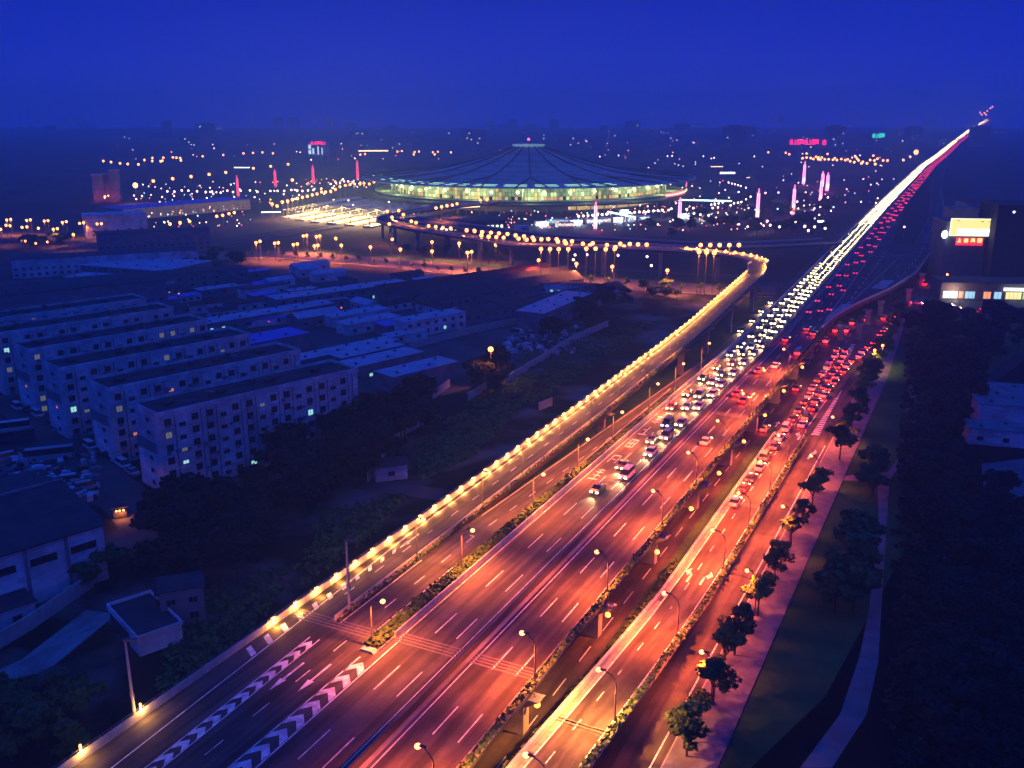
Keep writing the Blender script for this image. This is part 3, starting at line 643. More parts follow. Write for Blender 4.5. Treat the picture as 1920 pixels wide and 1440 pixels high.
far_lamps([(873,512),(963,510),(1195,515),(1413,525),(860,548),(1445,592)], 4, 860, 350, 6, 0, .6, E_WH, 'white globe lamp behind the boulevard verge', 'white lamps behind the boulevard', 0)
far_lamps([(1389,1310), (1893,1345), (1173,1095)], 3.692, 1400, 160, 6, 0, .5, E_OR, 'lamp standing by the cross street at the right edge', 'lamps by the cross street', 5000, C_RED)
far_lamps([(1655, 648), (1640, 657)], 1, 0, 0, 7, 0, .45, E_OR, 'lamp glowing among the far pavement trees', 'lamps among the far pavement trees', 5000, (1, .4, .06))
# tall unlit high-mast lamps on the left embankment
for i, (s, t) in enumerate(((68, -84.4), (101.5, -77.2))):
    e_ = empty('lamp_mast', Wd(s, t, 6.4), 0, ('tall unlit lamp mast at the bottom left edge of the embankment', 'tall unlit lamp mast beside the expansion joint of the left ramp')[i], 'lamp mast', 'tall unlit lamp masts')
    b = MB(); b.tube([(0, 0, 0), (0, 0, 11)], [.22, .13], 8); b.box(-.35, .35, -.35, .35, 0, .35); b.build('mast', CONCL, e_)
    b = MB(); b.box(-.2, 1.5, -.25, .25, 11, 11.25); b.build('lamp_head', METAL, e_)
    b = MB(); b.box(-.28, .28, -.05, .03, 3.4, 4.1); b.build('control_box', METAL, e_)
for i, (s, t) in enumerate(((68.6, -83.95), (60, -83.95))):
    e_ = empty('bollard_lamp', Wd(s, t, 6.3), 0, ('small yellow tube lamp at the foot of the bottom left mast', 'small yellow tube lamp below the bottom left mast')[i], 'bollard lamp', 'tube lamps on the left embankment')
    b = MB(); b.tube([(0, 0, 0), (0, 0, .9)], .1, 8); b.build('post', METAL, e_)
    b = MB(); b.tube([(0, 0, .9), (0, 0, 2.4)], .13, 8); b.build('tube', emit('tube_yellow', (1, .6, .1), 5), e_)
    plight(e_, (.5, -.5, 2.0), (1, .42, .08), 700, .2)
e_ = empty('food_cart', (*G(226, 970), 0), .4, 'small cart with orange and white lights at the end of the lane by the warehouse', 'cart')
b = MB(); b.box(-1.2, 1.2, -.7, .7, .3, 1.3); b.build('body', METAL, e_)
b = MB(); b.box(-1.5, 1.5, -1, 1, 2.3, 2.4); b.build('canopy', ROOFD, e_)
for x in (-.6, .0, .7):
    b = MB(); b.ball((x, -.75, 1.7), .2, 6, 4); b.build('bulb', E_OR, e_)
for x in (-1.1, 1.1):
    b = MB(); b.tube([(x, 0, 0), (x, 0, 2.3)], .05, 5); b.build('post', METAL, e_)
plight(e_, (.3, -1.6, 1.7), (1, .25, .06), 700, .2)
# ------------------------------------------------------------------ cars
def car_parts(kind):
    if kind == 'saloon': L, Wc, prof, cab = 4.5, 1.78, [(-2.25, .35, .85), (-2.15, .3, 1.0), (-1.4, .3, 1.05), (1.0, .3, 1.0), (2.1, .3, .82), (2.25, .38, .62)], [(-1.75, 1.03), (-1.1, 1.45), (.35, 1.47), (1.15, 1.0)]
    elif kind == 'van': L, Wc, prof, cab = 4.9, 1.85, [(-2.45, .35, 1.1), (-2.4, .3, 1.2), (1.2, .3, 1.2), (2.0, .3, 1.05), (2.35, .3, .95), (2.45, .4, .7)], [(-2.4, 1.18), (-2.3, 1.98), (.9, 1.98), (1.75, 1.1)]
    else: L, Wc, prof, cab = 10.5, 2.45, [(-5.25, .4, 1.5), (-5.2, .35, 1.6), (5.0, .35, 1.6), (5.25, .4, 1.4)], [(-5.2, 1.58), (-5.15, 3.0), (5.0, 3.0), (5.2, 1.55)]
    b = MB()
    n = len(prof)
    for i in range(n - 1):
        x0, a0, c0_ = prof[i]; x1, a1, c1 = prof[i + 1]; w0 = Wc / 2 * (.9 if i == 0 else 1); w1 = Wc / 2 * (.88 if i == n - 2 else 1)
        b.hexa([(x0, -w0, a0), (x1, -w1, a1), (x1, w1, a1), (x0, w0, a0), (x0, -w0 * .95, c0_), (x1, -w1 * .95, c1), (x1, w1 * .95, c1), (x0, w0 * .95, c0_)])
    (a, za), (c, zc), (d, zd), (e_, ze) = cab; w = Wc / 2
    b.hexa([(c + .02, -w * .78, zc - .01), (d, -w * .78, zd - .01), (d, w * .78, zd - .01), (c + .02, w * .78, zc - .01), (c + .1, -w * .74, zc + .06), (d - .1, -w * .74, zd + .06), (d - .1, w * .74, zd + .06), (c + .1, w * .74, zc + .06)])
    body = b
    g_ = MB(); g_.hexa([(a, -w * .93, za), (e_, -w * .93, ze), (e_, w * .93, ze), (a, w * .93, za), (c, -w * .78, zc), (d, -w * .78, zd), (d, w * .78, zd), (c, w * .78, zc)])
    wh = MB()
    r = .33 if kind != 'bus' else .5
    wh.tube([(0, -.11, r), (0, .11, r)], r, 12)
    xs = (-L * .31, L * .31)
    x1 = L / 2; x0 = -L / 2; zl = {'saloon': .68, 'van': .8, 'bus': .8}[kind]
    hl = MB(); hl.box(-.1, .07, -.22, .22, -.11, .11); tl = MB(); tl.box(-.06, .1, -.2, .2, -.1, .12)
    pl = MB(); pl.box(x0 - .03, x0 + .02, -.22, .22, .42, .54)
    return body, g_, wh, xs, r, Wc, x0, x1, zl, hl, tl, pl
PAINTS = {n: mat('car_' + n, c, tuple(q * .9 for q in c), 2, .3, .6) for n, c in {'white': (.6, .6, .6), 'silver': (.35, .36, .38), 'black': (.02, .02, .022), 'dark blue': (.02, .03, .09), 'red': (.3, .02, .02), 'grey': (.12, .12, .13), 'green': (.03, .12, .06)}.items()}
PROTO = {}
def car_proto(kind, paint, lit):
    key = (kind, paint, lit)
    if key in PROTO: return PROTO[key]
    mk = ('geo', kind)
    if mk not in PROTO: PROTO[mk] = car_parts(kind)
    body, g_, wh, xs, r, Wc, x0, x1, zl, hl, tl, pl = PROTO[mk]
    ms = dict(body=body.mesh('body', PAINTS[paint]), glass=g_.mesh('windows', GLASSD), wheel=wh.mesh('wheel', TANK),
              hl=hl.mesh('headlight', E_HL if lit else GLASSD), tl=tl.mesh('taillight', E_TL if lit else PAINTS['red']))
    PROTO[key] = (ms, xs, Wc, x0, x1, zl); return PROTO[key]
def car(kind, paint, lit, loc, rz, label, group, glow=None):
    ms, xs, Wc, x0, x1, zl = car_proto(kind, paint, lit)
    e_ = empty(kind if kind != 'saloon' else 'car', loc, rz, label, {'saloon': 'car', 'van': 'van', 'bus': 'bus'}[kind], group)
    link('body', ms['body'], e_); link('windows', ms['glass'], e_)
    for x in xs:
        for y in (-Wc / 2 + .1, Wc / 2 - .1): link('wheel', ms['wheel'], e_, (x, y, 0))
    for y in (-Wc / 2 * .68, Wc / 2 * .68): link('headlight', ms['hl'], e_, (x1, y, zl)); link('taillight', ms['tl'], e_, (x0, y, zl + .12))
    if glow == 'head': plight(e_, (x1 + .3, 0, .75), (1, .52, .22), 3600, .2, 70, (0, math.radians(-78), 0))
    if glow == 'tail': plight(e_, (x0 - .7, 0, .7), (1, .015, .008), 420, .25)
    return e_
PNT = ['white', 'silver', 'black', 'dark blue', 'grey', 'red', 'silver', 'grey']
def far_car_mesh(col, em, front):
    b = MB(); b.hexa([(-2.2, -.85, .3), (2.2, -.85, .3), (2.2, .85, .3), (-2.2, .85, .3), (-2.1, -.8, .95), (2.1, -.8, .85), (2.1, .8, .85), (-2.1, .8, .95)])
    b.mat(1).hexa([(-1.6, -.8, .93), (1.1, -.8, .86), (1.1, .8, .86), (-1.6, .8, .93), (-1.0, -.66, 1.45), (.4, -.66, 1.45), (.4, .66, 1.45), (-1.0, .66, 1.45)])
    x = 2.1 if front else -2.16
    b.mat(2)
    for y in (-.6, .6): b.box(x, x + .12, y - .26, y + .26, .52, .88)
    return b.mesh('car', [PAINTS[col], GLASSD, em])
FC = {(c, f): far_car_mesh(c, E_HLF if f else E_TLF, f) for c in ('white', 'silver', 'black', 'grey') for f in (True, False)}
stream = MB()
def run(lane, t, s0, s1, gap0, gap1, toward, z, gname, near, cap):
    """traffic standing in one lane"""
    s = s0 + rnd.uniform(0, gap0); k = 0
    while s < s1:
        k += 1; p = Wd(s, t + rnd.uniform(-.3, .3), (z(s) if callable(z) else z) + .01); h = hdg(s) + (math.pi if toward else 0)
        c = rnd.choice(PNT); kind = 'van' if rnd.random() < .14 else 'saloon'
        if s < near:
            car(kind, c, True, p, h, f'{c} {kind}, {nth(k)} from the front {lane}', gname, 'head' if toward else 'tail')
        elif s < cap:
            c2 = c if c in ('white', 'silver', 'black', 'grey') else 'grey'
            tag(link('car', FC[(c2, toward)], None, p, h), f'{c2} car, {nth(k)} from the front {lane}', 'car', gname)
        else:
            M = Matrix.Translation(p) @ Matrix.Rotation(h, 4, 'Z'); x = 2.1 if toward else -2.16
            stream.mat(0).box(-2.1, 2.1, -.85, .85, .3, 1.2, M)
            stream.mat(1 if toward else 2)
            for y in (-.62, .62): stream.box(x, x + .14, y - .34, y + .34, .5, 1.0, M)
        s += 4.6 + rnd.uniform(.6, 1.6) * (gap0 + (gap1 - gap0) * min(1, (s - s0) / 250))
for t, ln, s0 in ((-57.9, 'in the oncoming lane beside the barrier', 165), (-60.4, 'in the middle oncoming lane of the main road', 152), (-63.6, 'in the outer oncoming lane of the main road', 215)):
    run(ln, t, s0, 4300, 9, 2.2, True, ZM, 'oncoming cars on the main road', 300, 640)
for t, ln, s0 in ((-52.3, 'in the outgoing lane beside the barrier', 215), (-49.1, 'in the middle outgoing lane of the main road', 190), (-46.2, 'in the right outgoing lane of the main road', 255)):
    run(ln, t, s0, 4300, 34, 24, False, ZM, 'outgoing cars on the main road', 330, 640)
run('in the left lane of the right ramp', -38.9, 178, 322, 2.6, 3, False, lambda s: ZR(s), 'queue on the right ramp', 400, 400)
run('in the second queue of the junction', -36.2, 236, 330, 3, 3, False, .06, 'queue on the right ramp', 400, 400)
run('in the dark road under the main deck', -43.4, 215, 300, 26, 26, False, .06, 'cars on the road under the main deck', 400, 400)
run('in the far slip road on the left', -73.8, 330, 420, 22, 22, True, .31, 'cars on the left slip road', 400, 400)
tr = smooth([Vector((*G(u, v), .2)) for u, v in ((1545, 745), (1570, 712), (1600, 680), (1640, 645), (1668, 612), (1690, 580))], 3)
pathribbon('turning_lane', tr + [tr[-1] + (tr[-1] - tr[-2]) * 3], 6, A2, .16)
k = 0
for p, d in along(tr, 7.2):
    k += 1; c = PNT[k % 8]
    car('saloon', c, True, p + Vector((rnd.uniform(-.5, .5), 0, .01)), math.atan2(d.y, d.x), f'{c} car on the right turn lane, {nth(k)} from the front', 'cars turning right', 'tail')
for i, (u, v, c) in enumerate(((1549, 642, 'white'), (1565, 622, 'silver'), (1572, 612, 'grey'), (1587, 622, 'white'), (1596, 608, 'silver'), (1622, 602, 'white'), (1657, 600, 'red'))):
    car('van', c, True, (*G(u, v), .06), hdg(300) + .15 * (i % 3), f'{c} van waiting under the merging deck, {nth(i + 1)} from the left', 'vans waiting under the deck', 'tail')
for i, (u, v) in enumerate(((1718, 571), (1745, 573), (1775, 574), (1790, 580), (1850, 584), (1735, 535), (1730, 527))):
    car('saloon', PNT[i], True, (*G(u, v), .06), math.radians(-5) if i < 5 else math.radians(60), f'{PNT[i]} car on the cross street at the right, {nth(i + 1)} of those seen', 'cars on the cross street', 'tail')
o = stream.build('distant_traffic', [PAINTS['grey'], E_HLF, E_TLF]); tag(o, 'dense far traffic on the elevated road reading as one band of lights', 'traffic', kind='stuff')
# parked vehicles by the apartment blocks
pk = [(232, 876, 'van', 'white'), (205, 858, 'saloon', 'black'), (190, 850, 'saloon', 'grey'), (170, 842, 'van', 'white'), (158, 832, 'saloon', 'black'), (108, 806, 'saloon', 'grey'), (98, 798, 'saloon', 'black'), (72, 782, 'van', 'white'), (52, 772, 'saloon', 'dark blue'), (34, 768, 'van', 'white'), (250, 890, 'saloon', 'silver'), (20, 735, 'saloon', 'grey'), (8, 728, 'saloon', 'silver')]
for i, (u, v, kd, c) in enumerate(pk):
    car(kd, c, False, (*G(u, v), .04), math.radians(-45), f'{c} parked {kd} in the row beside the apartment blocks, {nth(i + 1)} from the near end', 'vehicles parked by the apartment blocks')
for i, (u, v, kd, c) in enumerate(((15, 812, 'bus', 'white'), (22, 830, 'bus', 'dark blue'), (95, 862, 'bus', 'silver'), (136, 905, 'van', 'white'), (165, 918, 'van', 'silver'), (20, 862, 'van', 'silver'), (60, 905, 'saloon', 'black'), (110, 888, 'saloon', 'grey'), (160, 885, 'saloon', 'black'), (95, 915, 'saloon', 'dark blue'))):
    car(kd, c, False, (*G(u, v), .04), math.radians((25, 25, 20, 20, 30, 40, 10, 60, 15, 35, 0)[i]), f'{c} {kd} in the cluttered lot at the left edge, {nth(i + 1)} of those there', 'vehicles in the left lot')
# ------------------------------------------------------------------ buildings
def frame(o, a, c):  # rotation whose x axis runs from a to c
    return math.atan2(c[1] - a[1], c[0] - a[0])
def win_mesh(w, h, pm_, nm='window'):
    b = MB(); d = .10
    for x0, x1, z0, z1 in ((-w / 2 - .08, w / 2 + .08, -.1, 0), (-w / 2 - .08, w / 2 + .08, h, h + .08), (-w / 2 - .08, -w / 2, 0, h), (w / 2, w / 2 + .08, 0, h)): b.box(x0, x1, -.12, .02, z0, z1)
    b.box(-.03, .03, -.04, .01, 0, h)
    b.mat(1).box(-w / 2, -.03, -.015, .02, 0, h); b.box(.03, w / 2, -.015, .02, 0, h)
    return b.mesh(nm, [WALLG, pm_])
WN = {}
def win(w, h, kind):
    key = (w, h, kind)
    if key not in WN: WN[key] = win_mesh(w, h, {'dark': GLASSD, 'warm': E_WWARM, 'cool': E_WCOOL, 'dim': E_WDIM}[kind])
    return WN[key]
_b = MB(); _b.box(-.4, .4, -.35, 0, 0, .55); _b.box(-.42, -.36, -.33, 0, -.12, 0); _b.box(.36, .42, -.33, 0, -.12, 0); ACM = _b.mesh('air_conditioner', WALLG)
def block(a, c, depth, H, label, lit, cols_vis=True):
    """long six storey slab; a->c front facade seen from the road side"""
    a = Vector((*a, 0)); c = Vector((*c, 0)); L = (c - a).length; rz = math.atan2(c.y - a.y, c.x - a.x)
    r = empty('apartment_block', a, rz, label, 'apartment block', 'apartment slabs in parallel rows')
    b = MB(); b.box(0, L, 0, depth, 0, H); b.build('wall', WALLW, r)
    b = MB(); b.box(-.15, L + .15, -.15, depth + .15, H, H + .12); rf_ = b.build('roof', ROOFD, r)
    b = MB(); n = int(L / 3.1)
    for x0, x1, y0, y1 in ((-.2, L + .2, -.22, -.0), (-.2, L + .2, depth, depth + .22), (-.2, -.0, 0, depth), (L, L + .2, 0, depth)): b.box(x0, x1, y0, y1, H - .25, H + .75)
    b.build('cornice', WALLW, r)
    for i in range(n // 4):
        b = MB(); b.box(-.9, .9, -.7, .7, 0, .6); b.box(-1.1, 1.1, -.9, .9, .6, .75); b.build('roof_hatch', ROOFD, rf_, (5 + i * 12.2, depth * .5, H + .12))
    fh = (H - .6) / 6; x = 1.9; j = 0
    pat = [('w', 0), ('p', 1.5), ('s', 3.1), ('w', 6.0), ('q', 7.4), ('p', 8.6)]
    while x < L - 1:
        for kd, dx in pat:
            xx = x + dx
            if xx > L - .8: continue
            if kd in 'ws':
                for f in range(6):
                    q = rnd.random(); k_ = 'dark'
                    if q < lit: k_ = rnd.choice(['warm', 'cool', 'cool', 'dim', 'dim', 'dim', 'dim'])
                    me = win(1.35, 1.35, k_) if kd == 'w' else win(1.25, .75, k_)
                    link('window', me, r, (xx, -.02, .95 + f * fh + (0 if kd == 'w' else -.75 + (.75 if f == 0 else 0))))
            elif kd == 'p':
                b = MB(); b.tube([(0, -.12, .3), (0, -.12, H - .5)], .09, 5); b.build('drainpipe', METAL, r, (xx, 0, 0))
            else:
                b = MB(); b.box(-.12, .12, -.07, 0, 0.2, H - .4); b.build('pilaster', WALLG, r, (xx, 0, 0))
        x += 9.4
    for _ in range(int(L * .7)):
        link('air_conditioner', ACM, r, (rnd.uniform(1, L - 1), -.02, .5 + rnd.randrange(6) * fh + rnd.uniform(-.2, .2)))
    for _ in range(3):
        b = MB(); b.tube([(0, 0, 0), (0, 0, 1.3)], .8, 10); b.build('water_tank', METAL, rf_, (rnd.uniform(3, L - 3), depth * rnd.uniform(.3, .7), H + .12))
    b = MB(); b.box(.5, L - .5, depth * .33, depth * .33 + .15, H + .12, H + .35); b.box(.5, L - .5, depth * .72, depth * .72 + .15, H + .12, H + .35); b.build('roof_pipes', METAL, rf_)['kind'] = 'stuff'
    for f in range(6):      # end wall: a column of stair windows and a sliding band
        link('window', win(1.25, .75, 'warm' if f == 2 and lit > .095 else 'dark'), r, (-.02, depth * .45, 1.2 + f * fh), -math.pi / 2)
    b = MB(); b.box(-.06, 0, depth * .2, depth, fh * 3, fh * 3.9); b.build('wall_patch', WALLG, r)
    b = MB()
    for f in range(1, 6): b.box(-.03, L + .03, -.03, 0, f * fh - .03, f * fh + .03)
    b.build('floor_band', WALLG, r)
    return r
block((-72.0, 183.6), (-37.0, 219.0), 11, 17.4, 'nearest long pale six storey apartment slab, its facade facing the dark trees', .09)
block((-89.4, 201.7), (-54.7, 237.4), 11, 17.4, 'second pale apartment slab, directly behind the nearest one', .09)
block((-108.0, 218.9), (-72.4, 255.7), 11, 17.4, 'third pale apartment slab counting back from the road', .1)
block((-124.6, 237.4), (-90.0, 274.0), 11, 17.4, 'fourth apartment slab, mostly hidden, orange windows at the top', .14)
block((-142.3, 255.7), (-106.0, 292.0), 11, 17.4, 'fifth apartment slab at the left edge of the photo', .14)
block((-160, 275), (-122, 312), 11, 16.5, 'sixth apartment slab, farthest back of the parallel rows', .1)
ang = math.radians(45.5)
def shed(p0, L, D, H, roof, label, wall=WALLG, rot=ang, pitch=.0, wins=0, lit=(), cat='shed', group=None, wz=1.2, gable=0, name='shed'):
    r = empty(name, (*p0, 0), rot, label, cat, group)
    b = MB(); b.box(0, L, 0, D, 0, H)
    if gable: b.hexa([(0, 0, H), (L, 0, H), (L, D, H), (0, D, H), (0, D / 2 - .02, H + gable), (L, D / 2 - .02, H + gable), (L, D / 2 + .02, H + gable), (0, D / 2 + .02, H + gable)])
    b.build('wall', wall, r)
    b = MB(); o_ = .35
    if gable:
        for sgn in (0, 1):
            y0 = -o_ if not sgn else D + o_; z0 = H - o_ * gable / (D / 2)
            p = [(-o_, y0, z0 + .04), (L + o_, y0, z0 + .04), (L + o_, D / 2, H + gable + .04), (-o_, D / 2, H + gable + .04)]
            if sgn: p = [p[1], p[0], p[3], p[2]]
            b.hexa(p + [(x, y, z + .12) for x, y, z in p])
    else: b.hexa([(-o_, -o_, H), (L + o_, -o_, H), (L + o_, D + o_, H + pitch), (-o_, D + o_, H + pitch), (-o_, -o_, H + .15), (L + o_, -o_, H + .15), (L + o_, D + o_, H + pitch + .15), (-o_, D + o_, H + pitch + .15)])
    rf_ = b.build('roof', roof, r)
    if not gable and L > 12 and name != 'station':
        for i in range(int(L / 6)):
            b = MB(); b.box(-.3, .3, -.3, .3, 0, .5); b.box(-.4, .4, -.4, .4, .5, .58); b.build('roof_vent', METAL, rf_, (3 + i * 6, D * .25 + (i % 2) * D * .5, H + pitch * .5 + .1))
    for i in range(wins):
        k_ = 'dark' if i not in lit else lit[i]
        link('window', win(1.25, .95 if H < 6 else 1.2, k_), r, (L * (i + .5) / wins, -.02, wz))
        if H > 5.5: link('window', win(1.25, .95, 'dark'), r, (L * (i + .5) / wins, -.02, wz + 2.8))
    return r
def at(u, v, z=0): return G(u, v, z)
shed(at(738, 707, 5), 24, 8.5, 5, ROOFL, 'nearest of the pale roofed long sheds right of the apartments', wins=0, group='pale roofed sheds')
shed(at(660, 690, 5), 27, 8.5, 5, ROOFL, 'second pale roofed long shed behind the nearest', wins=6, lit={1: 'cool'}, group='pale roofed sheds')
shed(at(641, 672, 5), 24, 6.5, 5, ROOFL, 'third pale roofed shed counting back', wins=4, group='pale roofed sheds')
shed(at(563, 676, 4), 38, 7, 4, ROOFL, 'fourth pale roofed shed, long and low behind the apartment ends', wins=6, group='pale roofed sheds')
shed(at(470, 645, 5), 22, 12, 5, ROOFB, 'bright blue sheet roofed shed behind the second apartment slab', wins=0)
shed(at(760, 605, 6), 27, 8, 6, ROOFL, 'two storey pale roofed hut with one cool lit window beside the yard wall', WALLW, wins=7, lit={4: 'cool'}, rot=math.radians(42))
shed(at(735, 632, 3), 15, 6, 3, ROOFL, 'low flat annex in front of the two storey hut', WALLW, wins=2, rot=math.radians(42))
shed(at(1020, 588, 7), 44, 11, 7, ROOFL, 'tall pale roofed shed nearest the elevated ramp', wins=8, rot=math.radians(63))
shed(at(985, 528, 5), 31, 6, 5, ROOFR, 'long narrow hut with pink lit roof just below the boulevard', WALLW, wins=9, lit={3: 'cool', 4: 'cool'}, rot=math.radians(-19))
shed(at(1118, 562, 3), 22, 9, 3, ROOFB, 'small blue roofed shed at the right end of the yards', rot=math.radians(60))
shed(at(652, 610, 4), 23, 8, 4, ROOFL, 'pale roofed hut with a cool lit eave in the middle of the sheds', WALLW, wins=4, lit={2: 'cool'}, rot=math.radians(42))
shed(at(725, 612, 4), 12, 8, 4, ROOFB, 'small blue roofed hut between two pale huts', rot=math.radians(42))
shed(at(560, 598, 4), 18, 9, 4, ROOFL, 'gabled pale roof hut left of the middle sheds', wins=3, rot=math.radians(42), gable=1.5)
shed(at(625, 596, 4), 25, 8, 4, ROOFL, 'pale roofed shed with two dark doorways behind the middle huts', WALLW, wins=4, rot=math.radians(42))
shed(at(385, 608, 4), 55, 9, 4, ROOFL, 'long pale roofed building with cool lit windows behind the apartments', wins=12, lit={0: 'cool', 1: 'cool', 5: 'cool', 8: 'cool'}, rot=math.radians(45))
shed(at(520, 562, 6), 62, 10, 6, ROOFL, 'long building with a lit pair of upper windows in the yards', wins=12, lit={3: 'cool', 5: 'cool', 8: 'cool'}, rot=math.radians(40))
for i, (u, v, L_, D_) in enumerate(((810, 566, 84, 12), (756, 560, 95, 12), (722, 552, 95, 12))):
    shed(at(u, v, 4), L_, D_, 4.2, (ROOFD, ROOFD, ROOFR)[i], ('long grey gabled workshop with a row of windows, nearest of three', 'middle one of three long gabled workshops', 'dull red roofed gabled workshop, farthest of three')[i], WALLG, wins=22, rot=math.radians(40), gable=2.8, group='long gabled workshops', wz=1.6)
shed(at(870, 590, 4), 90, 9, 4.0, ROOFD, 'long dark low workshop behind the two storey hut', WALLG, wins=20, rot=math.radians(42), gable=1.6, wz=1.6)
_r = random.Random(31); _n = 0; _used = []
for _ in range(400):
    if _n >= 46: break
    u, v = _r.uniform(250, 1000), _r.uniform(512, 650)
    if v > 560 + (1000 - u) * .12 or (v < 530 and u > 650): continue
    x, y = at(u, v)
    if any(math.hypot(x - a, y - c) < 13 for a, c in _used): continue
    _used.append((x, y)); _n += 1
    shed((x, y), _r.uniform(7, 22), _r.uniform(5, 8), _r.uniform(2.6, 4.2), _r.choice((ROOFL, ROOFL, ROOFD, ROOFB, ROOFR)), f'small low hut in the crowded yards, {nth(_n)} of those scattered there', _r.choice((WALLG, WALLW)), rot=math.radians(_r.choice((42, 42, -48, 30))), wins=_r.choice((2, 3, 4)), lit=({0: 'cool'} if _r.random() < .2 else {}), gable=_r.choice((0, 1.1)), group='small huts in the crowded yards')
# left background buildings
shed(at(150, 497, 6), 50, 34, 6, ROOFL, 'flat roofed hall with a light court at the upper left', WALLG, wins=14, rot=math.radians(-22), pitch=0)
shed(at(20, 488, 9), 85, 16, 9, ROOFD, 'long dim block behind the railway line at the far left', WALLW, wins=26, rot=math.radians(24))
shed(at(180, 440, 12), 60, 16, 12, ROOFD, 'dim apartment block below the left street', WALLG, wins=16, rot=math.radians(24))
_a, _c = at(232, 414), at(470, 392)
shed(_a, math.dist(_a, _c), 30, 8, ROOFB, 'long low blue roofed depot at the railway yard', WALLG, wins=24, lit={i: 'cool' for i in range(2, 22, 2)}, rot=frame(None, _a, _c))
shed(at(160, 405, 14), 36, 20, 14, WALLW, 'pale cube building behind the depot', WALLW, wins=5, rot=math.radians(30))
shed(at(0, 575, 8), 60, 14, 12, ROOFD, 'dark long building at the left edge behind the apartments', WALLG, wins=12, lit={3: 'warm'}, rot=math.radians(35))
shed(at(60, 545, 5), 90, 14, 7, ROOFD, 'very dark long roof beside two orange lamps', WALLG, wins=16, rot=math.radians(30))
shed(at(120, 520, 4), 35, 14, 4, ROOFL, 'pale low roof left of the two orange lamps', WALLW, wins=6, rot=math.radians(-15))
# near left buildings: warehouse, garage, kiosk, small hut, walls
wh_ = empty('warehouse', (*G(205, 1085), 0), math.radians(226), 'large dark roofed warehouse with high strip windows at the lower left', 'warehouse')
b = MB(); b.box(0, 46, -34, 0, 0, 10); b.build('wall', WALLW, wh_)
b = MB(); b.hexa([(-.5, .6, 10), (46, .6, 10), (46, -17, 13), (-.5, -17, 13), (-.5, .6, 10.3), (46, .6, 10.3), (46, -17, 13.3), (-.5, -17, 13.3)]); b.hexa([(-.5, -17, 13), (46, -17, 13), (46, -34.5, 10), (-.5, -34.5, 10), (-.5, -17, 13.3), (46, -17, 13.3), (46, -34.5, 10.3), (-.5, -34.5, 10.3)]); b.build('roof', ROOFD, wh_)
b = MB(); b.box(-.6, 46, -17.3, -16.7, 13.3, 13.6); b.build('ridge', WALLG, wh_)
for i in range(6):
    b = MB(); b.box(0, 4.2, -.03, .06, 0, 1.2); b.mat(1).box(-.1, 4.3, .02, .12, -.12, 0); b.build('strip_window', [GLASSD, WALLG], wh_, (1.4 + i * 6.4, 0, 6.6))
    b = MB(); b.box(-.25, .25, 0, .3, 0, 10); b.build('buttress', WALLG, wh_, (6.2 + i * 6.4, 0, 0))
b = MB(); b.box(0, .0 + .05, -.0, .05, 0, .05)
gr = empty('garage', (*G(263, 1232), 0), math.radians(131), 'small roofless looking garage with dark doors near the bottom left', 'garage')
b = MB(); b.box(0, 12.5, -6.5, 0, 0, 2.9); b.build('wall', WALLW, gr)
b = MB(); b.box(-.2, 12.7, -6.7, -6.5, 2.9, 3.5); b.box(-.2, 12.7, 0, .2, 2.5, 3.5); b.box(-.2, 0, -6.5, 0, 2.9, 3.5); b.box(12.5, 12.7, -6.5, 0, 2.9, 3.5); b.build('coping', WALLW, gr)
b = MB(); b.box(0, 12.5, -6.5, 0, 2.9, 3.0); b.build('roof', ROOFD, gr)
for i in range(3):
    b = MB(); b.box(0, 2.4, 0, .08, 0, 2.2); b.build('door', DARKM, gr, (4.0 + i * 2.8, 0.01, 0))
hs = shed(at(305, 1180), 6.5, 5, 6.2, ROOFD, 'two storey tumbledown hut among the bushes near the bottom left', WALLG, rot=math.radians(20), wins=2, wz=1)
shed(at(705, 905), 7, 5, 3.4, ROOFD, 'small white gabled hut on the waste land left of the ramp', WALLW, rot=math.radians(20), wins=1, gable=.8)
shed(at(0, 1190), 5.5, 5, 3.6, ROOFD, 'small white gatehouse at the left edge', WALLW, rot=math.radians(45), wins=1)
def wall_poly(name, pts, h, w, m, label, kind_cat='wall'):
    return barrier_path(name, [Vector((*p, 0)) for p in pts], h, w, m, label, kind_cat)
wall_poly('wall', [G(-20, 1228), G(60, 1180), G(175, 1100)], 2.6, .3, CONCL, 'upper boundary wall running up from the left edge below the warehouse')
wall_poly('wall', [G(-20, 1290), G(70, 1245), G(190, 1150)], .25, 5.5, CONC, 'low broad concrete slab beside the lower left wall', 'slab')
for i, pts in enumerate((((690, 905), (712, 880)), ((700, 875), (762, 812)), ((747, 822), (800, 792)), ((812, 748), (843, 725)), ((878, 752), (912, 730)), ((945, 722), (1075, 640), (1140, 612)), ((1010, 770), (1035, 760)))):
    wall_poly('wall', [G(u, v) for u, v in pts], 2.3, .3, CONCL, f'broken stretch of pale wall across the waste land, {nth(i + 1)} from the left', 'wall')
wall_poly('wall', [G(768, 655), G(905, 620), G(1080, 585)], 2.4, .3, CONCL, 'long pale wall bordering the yard below the workshops')
wall_poly('wall', [G(800, 672), G(850, 680), G(905, 690)], 1.2, .2, CONC, 'low fence between sheds and the yard')
sheet('waste_path', [G(u, v) for u, v in ((645, 893), (700, 897), (850, 920), (830, 940), (640, 912))], .04, DIRT)
sheet('lane', [G(u, v) for u, v in ((-30, 745), (40, 735), (330, 960), (240, 1010), (170, 930))], .03, DIRT)
sheet('lane_fork', [G(u, v) for u, v in ((90, 812), (250, 770), (262, 778), (120, 826))], .034, DIRT)
